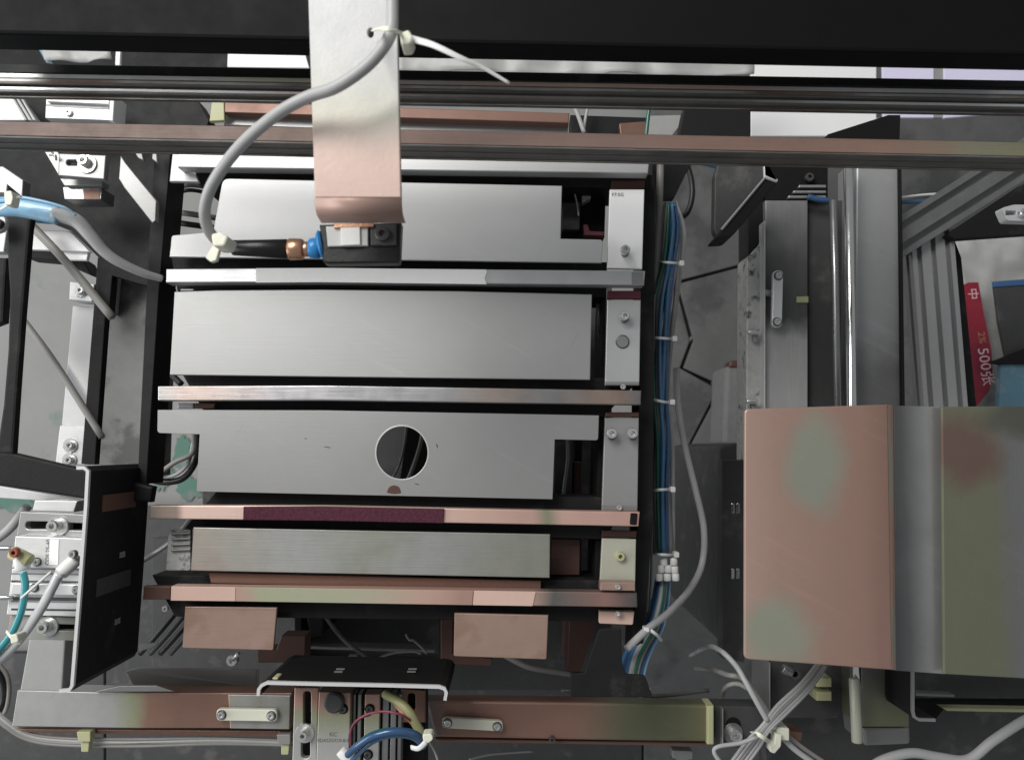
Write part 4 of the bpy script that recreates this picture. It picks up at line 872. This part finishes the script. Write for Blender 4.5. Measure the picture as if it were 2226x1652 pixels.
t = T('inline_fittings', 'cluster of round grey inline tube fittings at the lower end of the bundle', 'fittings', 1448, 1240, .79)
for x, y in ((1442, 1222), (1464, 1220), (1436, 1236), (1452, 1236), (1466, 1238), (1432, 1254), (1450, 1254), (1468, 1254)):
    hcyl('fitting', x, y - 8, x + 1, y + 8, .845, 16, M['white_plastic'], t)
t = T('lower_tube_bundle', 'blue and grey tubes bending away below the round fittings', 'cable bundle', 1400, 1380, .76)
low = [(1442, 1262), (1436, 1310), (1422, 1360), (1398, 1400), (1380, 1440), (1368, 1500)]
for k, mn in enumerate(('blue_tube', 'blue_tube_deep', 'blue_tube', 'cable_grey', 'green_tube', 'cable_mid', 'blue_tube_deep', 'pale_blue_hose')):
    ph = (k - 3.5) / 3.5
    tube('air_tube', [(x + ph * (13 + j * 2), y + ph * 3 * j, .83 + .006 * math.cos(ph * 2) + j * .010) for j, (x, y) in enumerate(low)], 12 if k < 5 else 9, M[mn], t, n=6, seg=8)
tt = T('zip_tie', 'white tie on the lower tubes where the grey cable crosses', 'zip tie', 1415, 1375, .80, 'zip ties along the blue and grey bundle')
tube('strap', [(1396, 1366, .86), (1408, 1366, .88), (1428, 1380, .88), (1438, 1392, .86)], 7, M['white_plastic'], tt, flat=.5); slab('lock_head', rc([(1400, 1364), (1412, 1364), (1412, 1374), (1400, 1374)], 3), .885, .008, M['white_plastic'], tt)
o = slab('black_flap', rc([(1302, 1368), (1350, 1366), (1352, 1440), (1362, 1466), (1402, 1468), (1420, 1516), (1240, 1514), (1240, 1464), (1270, 1462)], 4), .902, .003, M['black_paint']); tag(o, 'black flap where the blue tubes disappear near the lower right of the bars', 'flap')
t = T('side_tubes', 'thin smoky tubes running down left of the tied bundle', 'air tube', 1408, 1000, .80)
for k in range(3): tube('air_tube', [(1412 + k * 5, 640, .845), (1408 + k * 6, 760, .845), (1404 + k * 6, 1000, .845), (1402 + k * 7, 1230, .845), (1396 + k * 5, 1400, .845)], 5, M['tube_smoke' if k else 'cable_mid'], t, seg=8)
o = tube('grey_cable', [(1470, 800, .80), (1474, 880, .80), (1490, 975, .80), (1512, 1065, .80), (1530, 1150, .80), (1526, 1225, .80), (1500, 1280, .82), (1455, 1330, .86), (1410, 1365, .88), (1362, 1410, .89)], 15, M['cable_grey']); tag(o, 'single grey cable bowing out to the right of the bundle', 'cable')
o = tube('grey_cable', [(1436, 345, .84), (1434, 420, .84), (1430, 500, .83), (1425, 600, .83), (1412, 680, .82), (1400, 720, .82)], 16, M['cable_mid']); tag(o, 'grey cable coming down beside the top of the bundle', 'cable')
o = tube('black_hose', [(1468, 480, .70), (1494, 462, .70), (1505, 420, .70), (1498, 372, .70), (1480, 340, .70)], 13, M['cable_black']); tag(o, 'black hose curving above the top of the bundle', 'hose')
o = slab('black_funnel', [(1418, 342), (1512, 344), (1490, 380), (1466, 430), (1446, 436), (1418, 400)], .80, .06, M['black_paint']); tag(o, 'black tapering bracket above the top of the bundle', 'bracket')
# floor pieces right of the bundle; the dark sheets are added as shade
t = T('floor_shade', 'added dark sheets standing in for shade on the floor right of the cable bundle', 'dark_sheet', 1600, 900, .02)
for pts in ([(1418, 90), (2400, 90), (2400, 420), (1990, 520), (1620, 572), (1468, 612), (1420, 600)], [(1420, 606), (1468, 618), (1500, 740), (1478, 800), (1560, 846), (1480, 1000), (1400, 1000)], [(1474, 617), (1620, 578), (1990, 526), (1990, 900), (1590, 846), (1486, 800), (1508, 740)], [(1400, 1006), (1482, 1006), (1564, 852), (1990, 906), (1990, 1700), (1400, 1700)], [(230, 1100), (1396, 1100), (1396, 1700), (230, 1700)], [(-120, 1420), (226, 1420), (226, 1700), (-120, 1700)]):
    slab('shade_sheet', pts, .03, .02, M['dark_grey' if pts[0][0] < 300 else 'dark_sheet'], t, .002)  # shade on the floor laid as added dark sheets
for pts, la in (([(1470, 618, .01), (1540, 596, .01), (1620, 574, .01)], 'dark cable on the floor running towards the mottled rail'), ([(1474, 620, .01), (1488, 680, .01), (1504, 735, .01)], 'dark cable on the floor beside the middle of the bundle'), ([(1478, 800, .01), (1520, 825, .01), (1570, 840, .01)], 'dark cable on the floor ending at the cement sack')):
    o = tube('floor_cable', pts, 11, M['cable_black'], flat=.6); tag(o, la, 'cable')
o = tube('floor_wire', [(1620, 688, .02), (1560, 705, .02), (1500, 738, .02), (1470, 790, .02)], 9, M['cable_mid']); tag(o, 'thin grey wire curving over the floor right of the bundle', 'wire')
t = T('cement_sack', 'grey sack with a red top standing on the floor beside the mottled rail', 'sack', 1600, 870, .1)
slab('sack_body', rc([(1578, 795), (1640, 790), (1640, 975), (1572, 965)], 12), .12, .10, M['cement'], t, .01)
slab('sack_top', rc([(1588, 784), (1640, 780), (1640, 798), (1584, 798)], 6), .125, .03, M['brown_dark'], t, .004)
t = T('black_case', 'big dark case on the floor left of the tan cover plate', 'case', 1560, 1150, .2)
slab('case_lid', rc([(1566, 970), (1600, 962), (1700, 965), (1700, 1440), (1570, 1400), (1555, 1360)], 10), .50, .3, M['dark_grey'], t, .004)
t = T('bent_hook', 'black bent bracket with a bright folded edge right of the bundle', 'bracket', 1610, 420, .8)
slab('side_plate', rc([(1566, 344), (1662, 344), (1662, 388), (1600, 470), (1590, 512), (1560, 516), (1552, 500), (1554, 380)], [0, 0, 0, 6, 12, 12, 6, 4]), .86, .01, M['dark_grey'], t, .001)
slab('fold', rc([(1664, 384), (1692, 394), (1592, 514), (1556, 516)], [0, 6, 8, 8]), .895, .03, M['black_paint'], t, .0012)
slab('fold_edge', [(1662, 384), (1667, 386), (1572, 500), (1566, 498)], .8965, .002, M['steel_mid'], t)
slab('lit_edge', rc([(1660, 343), (1664, 343), (1665, 380), (1692, 390), (1690, 395), (1662, 386)], 0), .898, .003, M['grey_light'], t)
# glossy double slots on the dark panel
o = slab('dark_side_panel', [(1570, 1000), (1618, 1000), (1618, 1440), (1570, 1430)], .62, .02, M['dark_grey']); tag(o, 'dark panel with two pairs of shiny slots left of the tan cover plate', 'panel')
for y in (1105, 1247):
    for x in (1593, 1604):
        slab('shiny_slot', slotpts(x - 3.5, y - 12, x + 3.5, y + 12), .622, .004, M['chrome'], o, .001)
# ================================================================== RIGHT SIDE
t = T('linear_rail_bed', 'grey rail bed with a mottled flange and a bright edge right of centre', 'rail bed', 1700, 660, .70)
slab('flange', [(1624, 560), (1661, 520), (1661, 1000), (1622, 1000)], .79, .03, M['mottled'], t)
slab('flange_top', [(1626, 400), (1661, 380), (1661, 515), (1626, 555)], .788, .03, M['black_paint'], t)
slab('bright_edge', [(1661.5, 480), (1664, 480), (1664, 1000), (1661.5, 1000)], .803, .03, M['grey_light'], t, .0002)
slab('bed', [(1664, 436), (1756, 436), (1756, 1000), (1664, 1000)], .795, .03, M['rail_dark'], t)
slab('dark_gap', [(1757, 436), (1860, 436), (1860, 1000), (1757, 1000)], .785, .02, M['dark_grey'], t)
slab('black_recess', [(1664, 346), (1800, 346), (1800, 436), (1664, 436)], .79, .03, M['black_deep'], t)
for y in (402, 414, 425): slab('fin', [(1740 - (y - 400), y), (1796, y), (1796, y + 6), (1738 - (y - 400), y + 6)], .795, .004, M['steel_mid'], t)
caphead('bolt_head', 1757, 388, .792, 20, M['bolt_dark'], t)
for x, y in ((1636, 722), (1632, 872)):
    hcyl('pin', x - 10, y, x + 14, y + 2, .80, 11, M['zinc'], t); slab('pin_tab', [(x, y + 6), (x + 12, y + 6), (x + 12, y + 22), (x + 4, y + 22)], .797, .004, M['steel_mid'], t)
hcyl('pin', 1660, 636, 1684, 640, .80, 16, M['steel_mid'], t)
slab('yellow_tab', [(1732, 645), (1758, 644), (1758, 658), (1732, 658)], .797, .002, M['olive_plastic'], t)
linkplate('upright link plate with two screws on the grey rail bed', 1681, 588, 1703, 712, -3, True, .812)
t = T('guide_column', 'wide grey column with a polished round shaft and a dull shaft beside it', 'column', 1905, 900, .72)
slab('column_face', [(1862, 345), (1955, 345), (1960, 900), (1978, 1580), (1874, 1580), (1858, 900)], .815, .04, M['column'], t, .0015)
slab('column_foot', rc([(1874, 1580), (1979, 1580), (1980, 1618), (1880, 1622)], [0, 0, 8, 8]), .808, .04, M['steel_dull'], t, .004)
hcyl('polished_shaft', 1844, 350, 1862, 1610, .835, 21, M['chrome'], t, 21, 28)
hcyl('shaft_end', 1857, 1474, 1863, 1613, .838, 22, M['olive_pale'], t, 22, 24)
hcyl('dull_shaft', 1811, 436, 1822, 900, .81, 17, M['chrome_dull'], t)
slab('column_edge', [(1956, 345), (1960, 345), (1968, 900), (1962, 900)], .82, .04, M['black_deep'], t)
# cover plate
t = T('cover_plate', 'large tan and green tinted sheet metal cover with rounded corners at right', 'cover', 1920, 1170, .92)
slab('tan_panel', rc([(1619, 889), (1930, 879), (1940, 1456), (1618, 1432)], [10, 0, 0, 12], 6), .93, .0025, M['guard_plate'], t, .0009)
slab('bend', [(1930, 879.5), (1942, 881), (1948, 1457), (1940, 1456)], .93, .003, M['guard_plate'], t, .0006, zs=[.93, .926, .926, .93])
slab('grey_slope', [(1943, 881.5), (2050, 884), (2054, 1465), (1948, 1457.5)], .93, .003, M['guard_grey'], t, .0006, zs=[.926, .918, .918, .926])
slab('olive_panel', [(2047, 884), (2290, 882), (2290, 1478), (2052, 1465)], .9255, .0025, M['guard_olive'], t, .0009)
# right extrusions
o = profile('aluminium_extrusion', P(1925, 537, .80), P(2300, 300, .80), tslot(.032, .02, 2), M['alu_dim']); tag(o, 'slanted slotted aluminium extrusion at upper right', 'extrusion')
o = profile('aluminium_extrusion', P(2026, 500, .79), P(2066, 1000, .79), tslot(.039, .018, 3), M['alu_mid']); tag(o, 'upright slotted aluminium extrusion left of the printed bag', 'extrusion')
o = slab('black_corner', [(2060, 510), (2226, 400), (2290, 380), (2290, 505), (2075, 520)], .80, .01, M['black_paint']); tag(o, 'black corner gap right of the slanted extrusion', 'panel')
o = slab('black_edge_strip', [(2075, 520), (2090, 560), (2135, 1000), (2112, 1000), (2068, 560)], .76, .01, M['black_paint']); tag(o, 'black strip between the upright extrusion and the printed bag', 'strip')
t = T('toggle_clamp', 'white toggle clamp with a screw at the right edge', 'clamp', 2200, 465, .85)
slab('clamp_body', rc([(2178, 452), (2205, 445), (2290, 447), (2290, 482), (2190, 480)], 6), .875, .01, M['alu'], t, .001, [[(2186, 458), (2210, 458), (2210, 468), (2186, 468)]])
caphead('bolt_head', 2222, 465, .876, 20, M['zinc'], t)
# printed bag
t = T('printed_bag', 'white paper bag with a red printed band lying behind the extrusion', 'bag', 2160, 700, .45)
sheet('bag_body', [(2068, 522), (2330, 500), (2330, 960), (2130, 960)], .48, 26, 34, .012, .01, M['white_bag'], t, seed=2)
R = [(2092, 620), (2106, 614), (2127, 614), (2140, 690), (2155, 760), (2158, 815), (2150, 850), (2118, 890), (2112, 850), (2106, 760), (2096, 680)]
slab('red_band', R, .522, .001, M['red_print'], t, 0)
text('lettering', '中', 2114, 639, .5225, 26, -87, M['white_print'], t)
text('lettering', '2%', 2134, 734, .5225, 22, -84, M['brass'], t)
text('lettering', '500张', 2142, 797, .5225, 33, -83, M['white_print'], t, sx=1.02)
slab('dark_cutout', [(2162, 622), (2290, 616), (2290, 790), (2240, 768), (2190, 790), (2172, 700)], .53, .005, M['dark_grey'], t)
slab('blue_strip', [(2160, 612), (2290, 602), (2290, 616), (2162, 624)], .532, .004, M['blue_dark_print'], t)
o = slab('blue_carton', [(2176, 792), (2290, 780), (2290, 960), (2168, 960)], .535, .008, M['blue_print']); tag(o, 'blue and white printed carton at the right edge below the bag', 'carton')
o = slab('dark_wedge', [(2152, 788), (2290, 736), (2290, 792), (2178, 792)], .54, .008, M['black_paint']); tag(o, 'dark wedge between the printed bag and the blue carton', 'panel')
# blue hose upper right
o = tube('blue_hose', [(1958, 440, .78), (2000, 438, .78), (2040, 434, .78), (2072, 430, .78)], 10, M['blue_tube']); tag(o, 'blue tube crossing behind the slanted extrusion', 'hose')
o = tube('white_hose', [(1958, 430, .785), (2010, 424, .785), (2060, 422, .785), (2084, 425, .785)], 6, M['white_plastic']); tag(o, 'thin white tube next to the blue tube at upper right', 'hose')
o = tube('blue_hose', [(1756, 428, .80), (1778, 434, .80), (1800, 437, .80)], 14, M['blue_tube_deep']); tag(o, 'short blue tube by the fins at the top of the rail bed', 'hose')
o = tube('blue_hose', [(1500, 345, .60), (1530, 354, .60), (1566, 362, .60)], 14, M['blue_tube_deep']); tag(o, 'dark blue tube passing behind the bent black bracket', 'hose')
# lower right
t = T('lower_machine', 'dark machine frame below the tan cover plate', 'frame', 1950, 1560, .60)
slab('frame_plate', [(1664, 1400), (2330, 1420), (2330, 1720), (1664, 1720)], .74, .02, M['dark_grey'], t)
slab('thin_edge', [(1672, 1440), (1675, 1440), (1675, 1582), (1672, 1582)], .80, .05, M['steel_mid'], t, .0003)
slab('side_wall', [(1676, 1430), (1850, 1430), (1856, 1500), (1820, 1560), (1676, 1560)], .775, .02, M['dark_grey'], t)
for y in (1473, 1503): slab('clamp_block', [(1776, y), (1808, y), (1808, y + 20), (1776, y + 20)], .80, .02, M['olive_plastic'], t)
slab('black_gap', [(1990, 1524), (2330, 1526), (2330, 1540), (2055, 1538), (2035, 1562), (1990, 1560)], .765, .01, M['black_deep'], t)
slab('yellow_edge', [(2048, 1538), (2330, 1543), (2330, 1550), (2060, 1545)], .782, .01, M['olive_plastic'], t)
slab('grey_edge', [(1990, 1506), (2076, 1510), (2076, 1515), (1990, 1512)], .78, .01, M['steel_dull'], t)
caphead('bolt_head', 1720, 1458, .80, 26, M['bolt_dark'], t, .01); hcyl('bolt_shank', 1700, 1452, 1722, 1462, .81, 20, M['chrome_dull'], t)
e3 = [(1985, 1450), (1985, 1545), (1988, 1558), (1998, 1564), (2034, 1565)]
path = [P(x, y, .86) for x, y in e3]; offs = []
for i, p in enumerate(path):
    d = (path[min(i + 1, len(path) - 1)] - path[max(i - 1, 0)]).normalized(); offs.append(d.cross(Vector((0, 0, 1))))
t = T('edge_bracket', 'thin upright bracket with a pale edge below the cover plate', 'bracket', 2000, 1520, .80)
upright('bracket_sheet', path, offs, -.002, -.07, M['black_paint'], t); upright('cut_edge', path, offs, 0, -.002, M['steel_mid'], t)
# white cables bottom right
o = tube('white_cable', [(1880, 1680, .83), (1918, 1652, .83), (1981, 1636, .83), (2041, 1645, .83), (2104, 1650, .83), (2159, 1609, .83), (2226, 1566, .83), (2270, 1550, .83)], 20, M['cable_grey'], seg=14); tag(o, 'thick pale cable snaking along the bottom right corner', 'cable')
t = T('white_cable_bundle', 'bundle of pale cables crossing diagonally below the cover plate', 'cable bundle', 1700, 1540, .84)
for k in range(5):
    d = (k - 2) * 7
    tube('cable', [(1790 + d * .5, 1440 + d * .4, .80), (1752 + d * .6, 1490 + d * .5, .84), (1700 + d * .7, 1541 + d * .6, .85), (1664 + d * .5, 1582 + d * .4, .855), (1636 + d * .9, 1618 + d * .5, .85), (1590 + d, 1680 + d * .4, .84)], 8, M['cable_grey' if k != 2 else 'cable_mid'], t, seg=8)
t = T('loose_cables', 'loose thin pale cables curling left of the diagonal bundle', 'cable', 1600, 1500, .82)
tube('cable', [(1500, 1425, .30), (1534, 1407, .72), (1562, 1411, .82), (1597, 1443, .84), (1620, 1480, .85), (1645, 1525, .855), (1668, 1566, .855)], 10, M['cable_grey'], t)
tube('cable', [(1510, 1452, .35), (1543, 1454, .74), (1580, 1466, .82), (1614, 1474, .83), (1640, 1505, .84), (1678, 1560, .845)], 10, M['cable_mid'], t)
tube('cable', [(1560, 1560, .5), (1568, 1518, .76), (1580, 1492, .82), (1604, 1486, .83), (1630, 1498, .84)], 9, M['cable_mid'], t)
tube('cable', [(1652, 1598, .86), (1610, 1614, .86), (1562, 1622, .86), (1553, 1636, .86), (1575, 1668, .86)], 9, M['cable_grey'], t)
t = T('zip_tie', 'pale zip tie binding the diagonal bundle at its crossing', 'zip tie', 1650, 1600, .86)
tube('strap', [(1634, 1590, .86), (1646, 1594, .875), (1664, 1606, .875), (1672, 1612, .86)], 9, M['cream_plastic'], t, flat=.4)
t = T('tie_mount', 'cream tie mount block with two pale cables on the lower right frame', 'tie mount', 1698, 1600, .80)
slab('mount_block', rc([(1690, 1580), (1716, 1583), (1716, 1610), (1686, 1606)], 3), .85, .02, M['cream_plastic'], t, .001)
slab('mount_arm', rc([(1686, 1594), (1700, 1596), (1698, 1622), (1684, 1638), (1674, 1634), (1674, 1622), (1684, 1616)], 3), .855, .01, M['cream_plastic'], t, .001)
slab('amber_block', [(1718, 1588), (1745, 1592), (1742, 1612), (1718, 1610)], .83, .02, M['brown_steel'], t, .001)
tube('cable', [(1700, 1600, .84), (1730, 1630, .84), (1790, 1672, .84)], 12, M['cable_grey'], t); tube('cable', [(1712, 1598, .835), (1750, 1628, .835), (1810, 1668, .835)], 9, M['cable_mid'], t)
